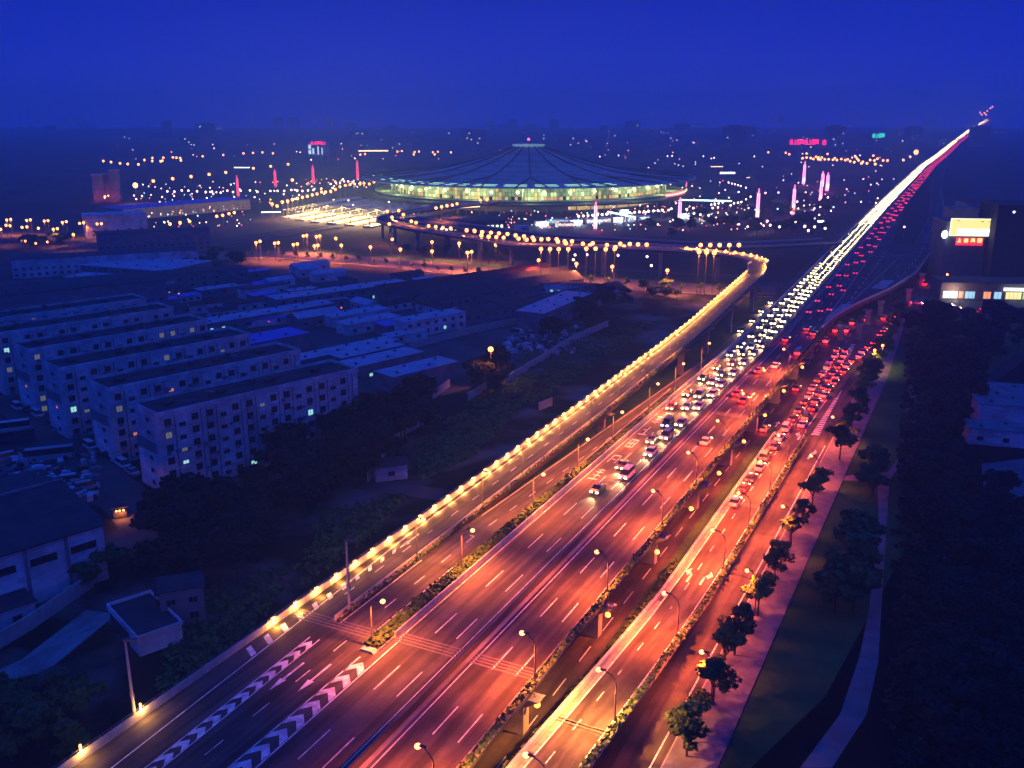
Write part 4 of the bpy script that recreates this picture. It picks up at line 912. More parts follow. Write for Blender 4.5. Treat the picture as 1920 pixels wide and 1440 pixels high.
# ------------------------------------------------------------------ right side: park, low house, shops, billboard tower
sheet('park_path', [G(u, v) for u, v in ((1500, 1440), (1560, 1440), (1625, 1340), (1647, 1240), (1652, 1150), (1668, 900), (1690, 870), (1722, 840), (1716, 780), (1722, 715), (1712, 700), (1700, 730), (1698, 790), (1704, 835), (1665, 885), (1580, 893), (1578, 901), (1645, 903), (1648, 1000), (1628, 1150), (1612, 1230), (1575, 1340))], .05, mat('park_path', (.20, .19, .19), (.13, .125, .125), .3, .9))
sheet('ditch', [G(u, v) for u, v in ((1715, 1440), (1722, 1440), (1793, 895), (1790, 895))], .05, PAVE)
shed(at(1812, 832), 34, 7, 4, WALLG, 'low white house with a flat grey roof at the right edge', WALLW, rot=math.radians(-16), wins=6, wz=1.2)
shed(at(1832, 800), 30, 9, 6, WALLG, 'upper white wing behind the low white house', WALLW, rot=math.radians(-14), wins=0)
shed(at(1850, 758, 3), 26, 15, 5, WALLG, 'wide flat pale terrace roof farther up the right edge', WALLW, rot=math.radians(-14))
sheet('pond', [G(u, v) for u, v in ((1840, 870), (1920, 860), (1920, 930), (1870, 945), (1845, 920))], .05, mat('pale_gravel', (.14, .15, .17), (.09, .1, .11), .2, .9))
sheet('pond_far', [G(u, v) for u, v in ((1820, 615), (1880, 605), (1905, 618), (1885, 632), (1830, 630))], .05, mat('pond_gravel', (.12, .13, .16), (.09, .1, .11), .2, .9))
# shops
sp = empty('shop_building', (*G(1762, 560), 0), math.radians(-6), 'long two storey shop building with a lit ground floor along the cross street', 'shops')
b = MB(); b.box(0, 62, 0, 14, 0, 7); b.build('wall', mat('shop_wall', (.22, .13, .12), (.16, .10, .09), .3), sp)
b = MB(); b.box(-.4, 62.4, -1.2, 14.3, 7, 7.4); b.build('roof', ROOFD, sp)
b = MB(); b.box(25, 62, -1.6, -1.2, 4.1, 5.4); b.build('fascia_light', emit('fascia', (.72, 1, .9), 2.6, True), sp)
cs = [('white', (1, 1, .85), 1.6), ('orange', (1, .35, .08), 1.2), ('cyan', (.4, .8, 1), 1.0), ('green', (.55, .9, .3), .8), ('yellow', (1, .75, .2), 1.4)]
EM = {n: emit('shop_' + n, c, s_) for n, c, s_ in cs}
for i, (x, w, c) in enumerate(((1, 6, 'white'), (7.4, 2, 'orange'), (10, 4, 'cyan'), (17.5, 3, 'orange'), (21.8, 3, 'cyan'), (26.5, 6.5, 'yellow'), (33.4, 3.2, 'green'), (37, 3, 'orange'), (40.6, 4, 'green'), (45.2, 7, 'yellow'), (53, 6, 'white'))):
    b = MB(); b.box(0, w, -.15, .05, .4, 3.3); b.mat(1)
    for q in range(int(w / 1.6) + 1): b.box(q * 1.6 - .05, q * 1.6 + .05, -.22, -.15, .4, 3.3)
    b.build('shop_window', [EM[c], DARKM], sp, (x, -.02, 0))
plight(sp, (40, -4, 4.2), (.8, 1, .8), 2600, .6); plight(sp, (5, -3.5, 3.6), (1, .9, .7), 1800, .6)
# billboard tower
bt = empty('tower_block', (*G(1762, 527), 0), math.radians(-8), 'tall dark building carrying the bright yellow billboard', 'tower block')
tw_h = 27
b = MB(); b.box(0, 18, 0, 22, 0, tw_h); b.build('wall', mat('tower_wall', (.13, .12, .15), (.09, .09, .11), .3), bt)
b = MB(); b.box(-.3, 18.3, -.3, 22.3, tw_h, tw_h + .8); b.build('cornice', WALLG, bt)
b = MB()
for x in range(1, 18): b.box(x - .08, x + .08, -.14, 0, 1, tw_h - 6)
o = b.build('facade_fins', WALLG, bt)
b = MB(); b.box(4, 16, 9, 21, tw_h + .8, tw_h + 6); b.build('roof_house', WALLG, bt)
bb = empty('billboard', (*G(1762, 527), tw_h - 5.4), math.radians(-8), 'glowing yellow white billboard above red characters on the dark tower', 'billboard')
b = MB(); b.box(1.5, 20.5, -1.3, -.9, 0, 7.6); b.build('panel', emit('billboard_yellow', (1, .86, .22), 1.25, True), bb)
b = MB(); b.box(4.5, 19.5, -1.36, -1.3, .3, 3.2); b.build('lit_band', emit('billboard_white', (1, .98, .8), 2.6), bb)
b = MB()
for x0, x1, z0, z1 in ((1.3, 20.7, -.2, 0), (1.3, 20.7, 7.6, 7.85), (1.3, 1.5, 0, 7.6), (20.5, 20.7, 0, 7.6)): b.box(x0, x1, -1.42, -.85, z0, z1)
b.build('frame', emit('frame_glow', (1, 1, .75), 1.6), bb)
for i, x in enumerate((3, 8, 13, 18)):
    b = MB(); b.tube([(x, -.9, 2), (x, 0.2, 2)], .1, 4); b.build('bracket', METAL, bb)
for i, (x, y_) in enumerate(((4, 6.6), (14.5, 6.4), (18, 6.3))):
    b = MB(); b.box(x, x + 1.1, -1.34, -1.3, y_, y_ + .35); b.build('floodlight_shade', METAL, bb)
b = MB(); b.ball((-.8, -1.4, .4), 1.35, 10, 7, 1.3); b.build('floodlight', emit('flood_white', (.9, 1, .95), 9, True), bb)
sg = empty('neon_sign', (*G(1762, 527), tw_h - 8.6), math.radians(-8), 'four glowing yellow characters on red panels under the billboard', 'sign')
E_Y2 = emit('sign_yellow', (1, .65, .12), 2.4); E_R2 = emit('sign_red', (1, .02, .015), 1.5)
def glyph(segs, w=.28, d=.12):
    b = MB()
    for x0, z0, x1, z1 in segs:
        if abs(x1 - x0) > abs(z1 - z0): b.box(min(x0, x1), max(x0, x1), -d, 0, z0 - w / 2, z0 + w / 2)
        else: b.box(x0 - w / 2, x0 + w / 2, -d - .003, 0, min(z0, z1), max(z0, z1))
    return b
GL = [[(.1, .15, 1.7, .15), (.9, .15, .9, 1.8), (.9, 1.0, 1.6, 1.0)],
      [(.2, .1, .2, 1.5), (1.6, .1, 1.6, 1.5), (.2, .15, 1.6, .15), (.2, .8, 1.6, .8), (.2, 1.45, 1.6, 1.45), (.9, 1.45, .9, 1.85)],
      [(.3, .3, .3, 1.7), (1.5, .3, 1.5, 1.7), (.3, 1.65, 1.5, 1.65), (.3, 1.15, 1.5, 1.15), (.3, .65, 1.5, .65), (.1, .15, .1, .5), (1.7, .15, 1.7, .5)],
      [(.1, .2, .1, 1.75), (1.7, .2, 1.7, 1.75), (.1, 1.7, 1.7, 1.7), (.1, .2, 1.7, .2), (.9, .5, .9, 1.4), (.5, .95, 1.3, .95)]]
for i in range(4):
    b = MB(); b.box(-.35, 2.45, -1.02, -.9, -1.3, 2.2); rp_ = b.build('red_panel', E_R2, sg, (5 + i * 3.0, 0, 0))
    glyph(GL[i], .36).build('character', E_Y2, rp_, (.1, -1.04, .1))
shed(at(1800, 408, 16), 26, 30, 16, ROOFD, 'stepped grey rooftops behind the billboard tower', WALLG, rot=math.radians(-6), wins=6, name='office_block', cat='office block')
shed(at(1812, 380, 20), 22, 20, 20, ROOFD, 'tallest of the stepped dim blocks behind the billboard', WALLG, rot=math.radians(-6), wins=5, name='office_block', cat='office block')
db = empty('dark_tower', (*G(1852, 535), 0), math.radians(-8), 'black apartment tower with a few cool white windows at the right edge', 'tower block')
b = MB(); b.box(0, 26, 0, 24, 0, 36); b.build('wall', mat('dark_tower_wall', (.03, .03, .035), (.02, .02, .025), .3), db)
b = MB(); b.box(-.3, 26.3, -.3, 24.3, 36, 36.6); b.build('roof', ROOFD, db)
b = MB(); b.ball((0, 0, .4), .33, 8, 5); wm = b.mesh('lit_window', emit('window_white', (.9, 1, .95), 5))
for x, z in ((6.8, 33), (8, 33), (6.7, 29.5), (8, 29.5), (6.6, 26.8), (7.9, 26.8), (6.9, 23.5), (11.5, 20.5), (4.8, 10), (4.6, 7.6), (6.2, 7.6)):
    b = MB(); b.box(-.4, .4, -.1, .02, 0, .8); b.build('lit_window', emit('window_white', (.9, 1, .95), 5) if 'win_white' not in FL else FL['win_white'], db, (x, 0, z)); 
    if 'win_white' not in FL: FL['win_white'] = db.children[-1].data.materials[0]
# ------------------------------------------------------------------ station
SC = Vector((G(990, 375)[0] + .5, 878, 0)); SCx, SCy = SC.x, SC.y
st = empty('railway_station', (SCx, SCy, 0), 0, 'huge round railway station with a shallow conical roof and glowing glass hall', 'railway station')
NS = 144
def ring(b, r0, r1, z0, z1, n=NS, a0=0, a1=2 * math.pi):
    for i in range(n):
        p, q = a0 + (a1 - a0) * i / n, a0 + (a1 - a0) * (i + 1) / n
        c = lambda r, a, z: (r * math.cos(a), r * math.sin(a), z)
        b.hexa([c(r0, p, z0), c(r1, p, z0), c(r1, q, z0), c(r0, q, z0), c(r0, p, z1), c(r1, p, z1), c(r1, q, z1), c(r0, q, z1)])
b = MB(); ring(b, 90, 138, 8.0, 9.0); b.build('terrace', CONC, st)
b = MB(); ring(b, 137.4, 138, 9.0, 10.0); b.build('terrace_parapet', CONCL, st)
b = MB()
for i in range(NS):          # conical roof with a gentle sweep
    p, q = 2 * math.pi * i / NS, 2 * math.pi * (i + 1) / NS
    prof = [(149, 21.0), (110, 23.3), (80, 27.2), (50, 34), (25, 42), (13, 46.5)]
    for (r0, z0), (r1, z1) in zip(prof, prof[1:]):
        b.face([(r0 * math.cos(p), r0 * math.sin(p), z0), (r0 * math.cos(q), r0 * math.sin(q), z0), (r1 * math.cos(q), r1 * math.sin(q), z1), (r1 * math.cos(p), r1 * math.sin(p), z1)])
    b.face([(149 * math.cos(p), 149 * math.sin(p), 20.4), (149 * math.cos(q), 149 * math.sin(q), 20.4), (149 * math.cos(q), 149 * math.sin(q), 21), (149 * math.cos(p), 149 * math.sin(p), 21)])
    b.face([(100 * math.cos(p), 100 * math.sin(p), 21.6), (100 * math.cos(q), 100 * math.sin(q), 21.6), (149 * math.cos(q), 149 * math.sin(q), 20.4), (149 * math.cos(p), 149 * math.sin(p), 20.4)])
b.build('roof', STROOF, st)
rm = MB(); rm2 = MB()
rib = MB(); zr = lambda r: interp([(13, 46.5), (25, 42), (50, 34), (80, 27.2), (110, 23.3), (149, 21)], r)
rib.tube([(r, 0, zr(r) + .35) for r in (13, 25, 50, 80, 95)], .75, 5); 
rib.tube([(95, 0, zr(95) + .35), (148 * math.cos(.085), 148 * math.sin(.085), 21.4)], .65, 5); rib.tube([(95, 0, zr(95) + .35), (148 * math.cos(-.085), 148 * math.sin(-.085), 21.4)], .65, 5)
ribm = rib.mesh('roof_rib', DARKM)
for i in range(18): link('roof_rib', ribm, st, (0, 0, 0), 2 * math.pi * (i + .5) / 18)
RM_ = mat('roof_ring_metal', (.18, .22, .26), (.12, .15, .18), .2)
for r in (30, 45, 60, 75, 90, 105, 120):
    b = MB(); ring(b, r, r + .35, zr(r) + .02, zr(r) + .3, 72); b.build('roof_ring', RM_, st)
E_SKY = emit('skylight', (.45, .95, .55), 1.6)
b = MB()
for i in range(36):
    a = 2 * math.pi * i / 36
    if 3.5 < a < 5.0 or rnd.random() < .4:
        for r in (131, 138): ring(b, r, r + 1.6, zr(r) + .05, zr(r) + .2, 4, a + .02, a + .15)
o = b.build('skylight_strip', E_SKY, st)
b = MB(); ring(b, 0.1, 14.5, 46.6, 48.2, 36); b.build('crown_ring', emit('crown', (.35, .7, .62), .35), st)
b = MB(); b.tube([(0, 0, 48), (0, 0, 52)], .3, 5); b.mat(1).ball((0, 0, 52.6), 1.1); b.build('beacon', [METAL, emit('beacon_red', (1, .05, .08), 8)], st)
# glass hall wall
E_G = [emit('hall_green', (.30, .62, .12), .45), emit('hall_yellow', (1, .66, .14), .8), emit('hall_white', (.75, 1, .4), 1.2), emit('hall_orange', (1, .35, .07), .8), emit('hall_dim', (.12, .24, .08), .3), GLASSD]
b = MB(); R = 118
for i in range(288):
    p, q = 2 * math.pi * (i + .06) / 288, 2 * math.pi * (i + .94) / 288
    for j, (z0, z1) in enumerate(((9.2, 11.8), (12.0, 15.2), (15.4, 19.4))):
        w_ = [(3, 3, 1, 4, 1, 2, 5), (0, 0, 4, 1, 0, 2, 4), (4, 0, 0, 2, 4, 0, 1)][j]
        b.mat(rnd.choice(w_))
        c = lambda r, a, z: (r * math.cos(a), r * math.sin(a), z)
        b.hexa([c(R - .3, p, z0), c(R, p, z0), c(R, q, z0), c(R - .3, q, z0), c(R - .3, p, z1), c(R, p, z1), c(R, q, z1), c(R - .3, q, z1)])
o = b.build('glass_wall', E_G, st); o['kind'] = 'stuff'
b = MB(); ring(b, 117, 118.4, 11.8, 12.0); ring(b, 117, 118.4, 15.2, 15.4); b.build('glazing_beam', DARKM, st)
b = MB(); b.tube([(123, 0, 9), (123, 0, 21.5)], .5, 6); cm_ = b.mesh('column', WALLW)
b = MB(); b.ball((120.5, 0, 15.5), 1.3, 8, 6); E_HW = emit('hall_flood', (.8, 1, .4), 6); fm_ = b.mesh('hall_light', E_HW)
for i in range(54):
    link('column', cm_, st, (0, 0, 0), 2 * math.pi * i / 54)
for i in range(36): link('hall_light', fm_, st, (0, 0, 0), 2 * math.pi * (i + .5) / 36)
for i in range(9):
    a = math.radians(190 + i * 20); plight(st, (129 * math.cos(a), 129 * math.sin(a), 15), (.8, 1, .35), 9000, 2)
b = MB(); b.tube([(136, 0, 0), (136, 0, 8)], .5, 6); cm2 = b.mesh('terrace_column', CONC)
for i in range(72): link('terrace_column', cm2, st, (0, 0, 0), 2 * math.pi * i / 72)
b = MB(); ring(b, 115, 116, 0, 8, 72); b.build('lower_wall', WALLG, st)
b = MB(); ring(b, 116.02, 116.3, 1, 6, 20, math.radians(285), math.radians(345)); b.build('lower_lit_wall', emit('lower_lit', (1, .62, .14), .7), st)
for k, (r0, z0, a0, a1) in enumerate(((141.2, 8.6, 322, 342), (141.2, 13.4, 344, 352))):
    b = MB(); ring(b, r0, r0 + .5, z0, z0 + 3.2, 14, math.radians(a0), math.radians(a1)); b.build('red_banner', E_REDC, st)
b = MB(); ring(b, 141, 142, 9.9, 10.7, 16, math.radians(322), math.radians(352)); b.build('light_strip', emit('warm_strip', (1, .7, .3), 3), st)
ribp = [Vector((SCx + 150 * math.cos(math.radians(a)), SCy + 150 * math.sin(math.radians(a)), 9)) for a in range(175, 366, 5)]
pathribbon('station_ring_road', ribp, 14, A)
# ---- pylons of pink light
for i, (u, v, h, c) in enumerate(((447, 370, 20, 0), (517, 352, 19, 0), (588, 346, 21, 0), (671, 338, 23, 0), (1116, 432, 19, 1), (1273, 427, 20.5, 1), (1419, 415, 23.5, 1), (1486, 405, 23.5, 1), (1506, 347, 25, 1), (1537, 385, 24, 1), (1550, 360, 19, 1), (1541, 352, 17, 1))):
    x, y = G(u, v); ht = h
    e_ = empty('light_column', (x, y, 0), 0, f'tall glowing {"pink" if c else "crimson"} light column on the station plaza, {nth(i + 1)} from the left', 'light column', 'light columns round the station')
    b = MB(); b.tube([(0, 0, 0), (0, 0, 1.2)], 1.6, 10); b.build('base', CONC, e_)
    b = MB(); r_ = 1.1 if y < 900 else 1.45
    b.tube([(0, 0, 1.2), (0, 0, ht * .35), (0, 0, ht * .8), (0, 0, ht)], [r_, r_ * 1.15, r_ * .8, r_ * .3], 12); b.build('shade', E_PINK if c else E_REDN, e_)
    b = MB(); 
    for k_ in range(4):
        a = math.pi / 4 + k_ * math.pi / 2; b.tube([(r_ * 1.12 * math.cos(a), r_ * 1.12 * math.sin(a), 1.5), (r_ * .85 * math.cos(a), r_ * .85 * math.sin(a), ht * .85)], .22, 5)
    b.build('bright_tube', E_PINKC if c else E_REDC, e_)
    if c: plight(e_, (0, -3, 6), (1, .15, .3), 9000, 1)
# ---- railway: tracks, platforms, canopies
tk = [(G(-40, 525), G(760, 402)), (G(-40, 517), G(760, 399)), (G(-40, 535), G(760, 406)), (G(-40, 545), G(700, 417))]
sheet('rail_bed', [G(-60, 560), G(430, 462), G(720, 425), G(800, 385), G(560, 385), G(-60, 490)], .015, mat('ballast', (.05, .05, .06), (.035, .035, .042), .1, .95))
b = MB()
for p, q in tk:
    for off in (-.75, .75): b.tube([(p[0] + off, p[1], .25), (q[0] + off, q[1], .25)], .09, 4)
tag(b.build('rail_tracks', METAL), kind='structure')
E_PLT = emit('platform_tubes', (1, .66, .26), 2.2)
can = [((536, 410), (800, 359)), ((562, 414), (820, 364)), ((590, 418), (830, 370)), ((622, 421), (850, 375)), ((655, 424), (870, 380)), ((690, 427), (890, 385))]
for i, (p, q) in enumerate(can):
    a, c = Vector((*G(*p), 0)), Vector((*G(*q), 0)); L = (c - a).length; rz = math.atan2(c.y - a.y, c.x - a.x)
    e_ = empty('platform_canopy', a, rz, f'long blue grey platform canopy over a lit platform, {nth(i + 1)} from the left', 'platform canopy', 'platform canopies')
    b = MB(); b.hexa([(40, -4.5, 6.4), (L, -4.5, 6.4), (L, 0, 7.2), (40, 0, 7.2), (40, -4.5, 6.6), (L, -4.5, 6.6), (L, 0, 7.4), (40, 0, 7.4)]); b.hexa([(40, 0, 7.2), (L, 0, 7.2), (L, 4.5, 6.4), (40, 4.5, 6.4), (40, 0, 7.4), (L, 0, 7.4), (L, 4.5, 6.6), (40, 4.5, 6.6)]); b.build('roof', ROOFL, e_)
    b = MB(); b.box(0, L, -4, 4, 0, 1.1); b.build('platform', mat('platform_top', (.5, .47, .4), (.4, .38, .32), .2), e_)
    b = MB()
    for x in range(2, int(L), 12): b.box(x - .2, x + .2, -.2, .2, 1.1, 6.6)
    o = b.build('post', METAL, e_); o['kind'] = 'stuff'
    b = MB()
    for x in range(2, int(min(L, 74)), 6): b.box(x, x + 3.4, -3.2, -2.9, 6.1, 6.25); b.box(x, x + 3.4, 2.9, 3.2, 6.1, 6.25)
    b.build('tube_lights', E_PLT, e_)
    for x in (8, 24, 40): plight(e_, (x, 0, 5.4), (1, .58, .20), 26000, 1.0)
ob = shed(at(820, 418, 9), 46, 30, 9, ROOFD, 'dark flat roofed hall with a row of small bright windows before the station', mat('dark_hall', (.03, .03, .035), (.02, .02, .022), .3), rot=math.radians(20), name='hall', cat='hall')
b = MB()
for i in range(14): b.box(2 + i * 3.1, 3.6 + i * 3.1, -.2, 0.0, 4 , 6.2)
b.build('lit_window', emit('hall_window_white', (.85, 1, .65), 2.2), ob)
shed(at(972, 425, 6), 7, 7, 6, WALLW, 'small white cube house beside the dark hall', WALLW, rot=math.radians(20), wins=1, name='kiosk', cat='kiosk')
# lit shop stalls and footbridge right of the station front
E_STS = [emit('stall_white', (.85, .95, 1), 1.8), emit('stall_warm', (1, .8, .5), 1.3), emit('stall_green', (.5, .9, .7), 1.0)]
for i, (u, v, w) in enumerate(((1005, 425, 9), (1027, 421, 16), (1045, 427, 12), (1069, 422, 9), (1100, 420, 12), (1128, 418, 8), (1150, 417, 9), (1178, 416, 8), (1195, 414, 10), (1271, 410, 8), (1295, 413, 16), (1310, 418, 8), (1162, 402, 7))):
    x, y = G(u, v)
    e_ = empty('market_stall', (x, y, 0), math.radians(12), f'brightly lit white kiosk on the forecourt, {nth(i + 1)} from the left', 'kiosk', 'lit kiosks on the forecourt')
    b = MB(); b.box(0, w, 0, 5, 0, 3.2); b.build('wall', WALLW, e_)
    b = MB(); b.box(-.3, w + .3, -1, 5.3, 3.2, 3.5); b.build('roof', ROOFL, e_)
    b = MB()
    for q in range(int(w / 1.5)): b.box(.2 + q * 1.5, 1.3 + q * 1.5, -.15, 0, .9 + .3 * (q % 2), 2.6 + .3 * ((q * 7) % 3 == 0))
    b.build('lit_front', E_STS[(i * 5) % 3 if i % 4 else 0], e_)
    if i % 3 == 0: plight(e_, (w / 2, -4, 3), (.85, .95, 1), 9000, 1)
for i, (p, q) in enumerate((((1140, 397), (1192, 408)), ((1245, 374), (1372, 377)))):
    a, c = Vector((*G(*p, 8), 0)), Vector((*G(*q, 8), 0)); L = (c - a).length
    e_ = empty('footbridge', a, math.atan2(c.y - a.y, c.x - a.x), ('short footbridge edged with a cyan light strip before the station', 'long footbridge edged with a cyan light strip right of the station')[i], 'footbridge', 'cyan lit footbridges')
    b = MB(); b.box(0, L, 0, 4, 7, 7.6); b.build('deck', CONC, e_)
    b = MB(); b.box(0, L, -.3, 0, 7.6, 8.5); b.build('light_strip', E_CY, e_)
    for x in (2, L / 2, L - 2):
        b = MB(); b.box(-.5, .5, 1.5, 2.5, 0, 7); b.build('leg', CONC, e_, (x, 0, 0))
    b = MB(); ring_ = None
far_lamps([(900 + 35 * k, 222 - k * 2.5) for k in range(19)], 4, 860, 350, 5, 0, .85, E_WH, 'white globe lamp in the string before the station forecourt', 'globe string on the forecourt', 0)
# ------------------------------------------------------------------ trees
def tree_meshes(seed, h, r, leaf, dens, lf=.3):
    rg = random.Random(seed); b = MB()
    b.tube([(0, 0, 0), (rg.uniform(-.1, .1), rg.uniform(-.1, .1), h * .35), (rg.uniform(-.2, .2), rg.uniform(-.2, .2), h * .7)], [.16 * h / 6, .12 * h / 6, .05], 6)
    cs_ = []
    for i in range(6):
        a = i * 1.05 + rg.uniform(-.5, .5); z = h * rg.uniform(.42, .84); k_ = rg.uniform(.4, .95); q = (math.cos(a) * r * k_, math.sin(a) * r * k_, z)
        b.tube([(0, 0, h * .35), (q[0] * .5, q[1] * .5, (h * .35 + z) / 2 + .2), q], [.07 * h / 6, .05 * h / 6, .02], 4); cs_.append(q)
    tr_ = b.mesh('trunk', BARK)
    b = MB()
    for q in cs_: f_ = rg.uniform(.3, .62); clump(b, q, (r * f_, r * f_ * rg.uniform(.7, 1.2), h * rg.uniform(.09, .17)), int(dens * (.5 + f_)), lf, rg)
    for _ in range(5):
        a = rg.uniform(0, 6.28); d = rg.uniform(0, r * .5); clump(b, (d * math.cos(a), d * math.sin(a), h * rg.uniform(.6, .88)), (r * .45, r * .45, h * .14), dens, lf, rg)
    return tr_, b.mesh('crown', leaf)
TM = {'street': [tree_meshes(i, 5.8, 2.0, LEAF, 95, .26) for i in range(4)], 'lightstreet': [tree_meshes(20 + i, 6.0, 2.1, LEAF2, 95, .26) for i in range(2)],
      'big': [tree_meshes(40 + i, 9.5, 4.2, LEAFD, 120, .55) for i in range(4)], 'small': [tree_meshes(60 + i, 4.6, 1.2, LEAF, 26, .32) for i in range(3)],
      'mid': [tree_meshes(80 + i, 7.5, 3.2, LEAF, 90, .5) for i in range(3)]}
TK = 0
def tree(kind, x, y, label, group, sc=1.0, z=0):
    global TK; TK += 1
    m = TM[kind][TK % len(TM[kind])]; e_ = empty('tree', (x, y, z), rnd.uniform(0, 6.28), label, 'tree', group); e_.scale = (sc, sc, sc * rnd.uniform(.9, 1.1))
    link('trunk', m[0], e_); link('crown', m[1], e_); return e_
pt = [(1280, 1420, 1), (1285, 1395, 1.1), (1312, 1345, .9), (1335, 1322, 1.5), (1358, 1262, 1.2), (1379, 1230, 1.0), (1398, 1195, 1.05), (1418, 1155, 1.1), (1437, 1118, .7), (1450, 1090, 1.1), (1466, 1062, .9), (1487, 1020, 1.15), (1502, 985, 1.0), (1520, 955, 1.1), (1533, 925, 1.1)] + [(1573, 862, 1.2), (1588, 828, 1.0), (1596, 805, 1.1), (1606, 780, 1), (1615, 758, 1.1), (1625, 735, 1.1), (1634, 715, 1), (1642, 697, 1), (1650, 680, 1.1), (1658, 664, 1), (1666, 648, 1.1), (1674, 630, 1), (1682, 612, 1.2), (1690, 596, 1.1)]
for i, (u, v, sc) in enumerate(pt):
    x, y = G(u, v); tree('lightstreet' if i % 3 == 1 else 'street', x + rnd.uniform(-.5, .5), y, f'round crowned street tree on the right pavement, {nth(i + 1)} from the front', 'street trees on the right pavement', sc * (1.0 if i < 15 else 1.3) * rnd.uniform(.85, 1.15), .16)
def wood(kind, n, quad, what, group, sc=(.8, 1.3), seed=1):
    rg = random.Random(seed); Q = [Vector(G(*q)) for q in quad]; pts = []
    for _ in range(n * 12):
        if len(pts) >= n: break
        a, c = rg.random(), rg.random(); p = (Q[0] * (1 - a) + Q[1] * a) * (1 - c) + (Q[3] * (1 - a) + Q[2] * a) * c
        if all((p - q).length > (4.2 if kind == 'big' else 3.0) for q in pts): pts.append(p)
    pts.sort(key=lambda p: p.length)
    for i, p in enumerate(pts): tree(kind, p.x, p.y, f'{what}, {nth(i + 1)} nearest to the viewer', group, rg.uniform(*sc))
wood('big', 26, ((470, 1020), (760, 880), (820, 760), (560, 860)), 'dark leafy tree in the grove before the nearest apartment slab', 'grove before the apartments', seed=3)
wood('big', 24, ((280, 1180), (480, 1080), (500, 930), (300, 960)), 'dark tree in the thicket left of the waste land', 'thicket left of the waste land', (.6, 1.0), seed=4)
wood('mid', 12, ((0, 1440), (150, 1440), (170, 1320), (0, 1290)), 'dark bush tree at the bottom left corner', 'trees at the bottom left', (.5, .9), seed=5)
wood('mid', 10, ((60, 1120), (210, 1100), (240, 1040), (90, 1080)), 'dark tree by the warehouse wall', 'trees by the warehouse', (.5, .8), seed=6)
wood('big', 7, ((880, 750), (930, 740), (960, 690), (890, 690)), 'dark tree below the bright yard light', 'trees below the yard light', (.6, .9), seed=7)
wood('big', 10, ((1010, 650), (1080, 640), (1180, 560), (1120, 570)), 'dark tree beside the tall pale shed', 'trees beside the tall shed', (.6, 1.0), seed=8)
wood('mid', 12, ((1140, 580), (1280, 560), (1300, 545), (1200, 545)), 'low dark tree between the sheds and the boulevard', 'trees under the boulevard', (.5, .9), seed=9)
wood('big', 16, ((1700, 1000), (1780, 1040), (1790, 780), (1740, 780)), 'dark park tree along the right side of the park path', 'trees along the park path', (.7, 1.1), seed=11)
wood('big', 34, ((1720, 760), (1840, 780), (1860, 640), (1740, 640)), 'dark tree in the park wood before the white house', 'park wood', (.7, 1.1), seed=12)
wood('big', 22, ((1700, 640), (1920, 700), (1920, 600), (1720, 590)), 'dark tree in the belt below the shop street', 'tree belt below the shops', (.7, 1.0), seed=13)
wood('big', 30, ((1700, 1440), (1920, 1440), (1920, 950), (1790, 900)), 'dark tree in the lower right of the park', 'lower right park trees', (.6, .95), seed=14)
wood('mid', 8, ((1560, 1150), (1600, 1150), (1615, 1030), (1580, 1020)), 'black round tree inside the bend of the park path', 'trees inside the path bend', (.9, 1.3), seed=15)
wood('mid', 5, ((1620, 905), (1640, 945), (1650, 905), (1640, 870)), 'black round tree at the fork of the park path', 'trees at the path fork', (.7, .9), seed=16)
wood('mid', 26, ((1250, 460), (1560, 440), (1560, 425), (1250, 430)), 'dark tree between approach road and plaza', 'trees before the right plaza', (.9, 1.5), seed=17)
wood('mid', 40, ((1130, 440), (1560, 425), (1600, 380), (1400, 380)), 'dark tree on the right plaza among the light columns', 'trees on the right plaza', (.9, 1.4), seed=18)
wood('mid', 14, ((740, 480), (1000, 500), (1000, 485), (740, 465)), 'small tree on the verge behind the boulevard', 'trees behind the boulevard', (.6, .9), seed=19)
wood('mid', 12, ((330, 520), (450, 505), (470, 485), (360, 490)), 'dark tree at the left end of the boulevard', 'trees at the left end of the boulevard', (.7, 1.1), seed=20)
wood('mid', 8, ((10, 470), (60, 460), (190, 450), (150, 465)), 'dark tree below the left street lamps', 'trees below the left street', (.9, 1.2), seed=21)
bp = offset(bl, -11.5)
k = 0
for p, d in along(bp[5:], 8.3):
    k += 1; tree('small', p.x, p.y, f'thin young tree on the near side of the boulevard, {nth(k)} from the left', 'young trees along the boulevard', rnd.uniform(.8, 1.15), .05)
SCRUB = mat('scrub_leaf', (.018, .085, .022), (.055, .17, .045), .5, .85)
# waste land scrub: uncountable
def scrub(name, quads, n, m, label, sz=.4, seed=2, h=.5):
    rg = random.Random(seed); b = MB(); Q = [[Vector(G(*q)) for q in quad] for quad in quads]
    for _ in range(n):
        q = rg.choice(Q); a, c = rg.random(), rg.random(); p = (q[0] * (1 - a) + q[1] * a) * (1 - c) + (q[3] * (1 - a) + q[2] * a) * c
        r = rg.uniform(.5, 1.6); clump(b, (p.x, p.y, h * .6), (r, r, h * rg.uniform(.6, 1.6)), 12, sz, rg)
    o = b.build(name, m); tag(o, label, 'scrub', kind='stuff'); return o
scrub('scrub', [((560, 1100), (700, 1000), (760, 930), (600, 960)), ((300, 1300), (470, 1180), (560, 1060), (330, 1120))], 600, SCRUB, 'rough scrub over the waste land below the grove')
scrub('scrub', [((790, 900), (880, 860), (1000, 740), (780, 830)), ((830, 800), (1000, 760), (1240, 600), (1000, 650))], 1500, SCRUB, 'green scrub on the waste land left of the ramp', seed=5)
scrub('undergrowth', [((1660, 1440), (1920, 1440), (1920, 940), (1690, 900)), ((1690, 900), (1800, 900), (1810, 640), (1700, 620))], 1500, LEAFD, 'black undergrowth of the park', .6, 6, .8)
rb_ = MB(); rg = random.Random(9)
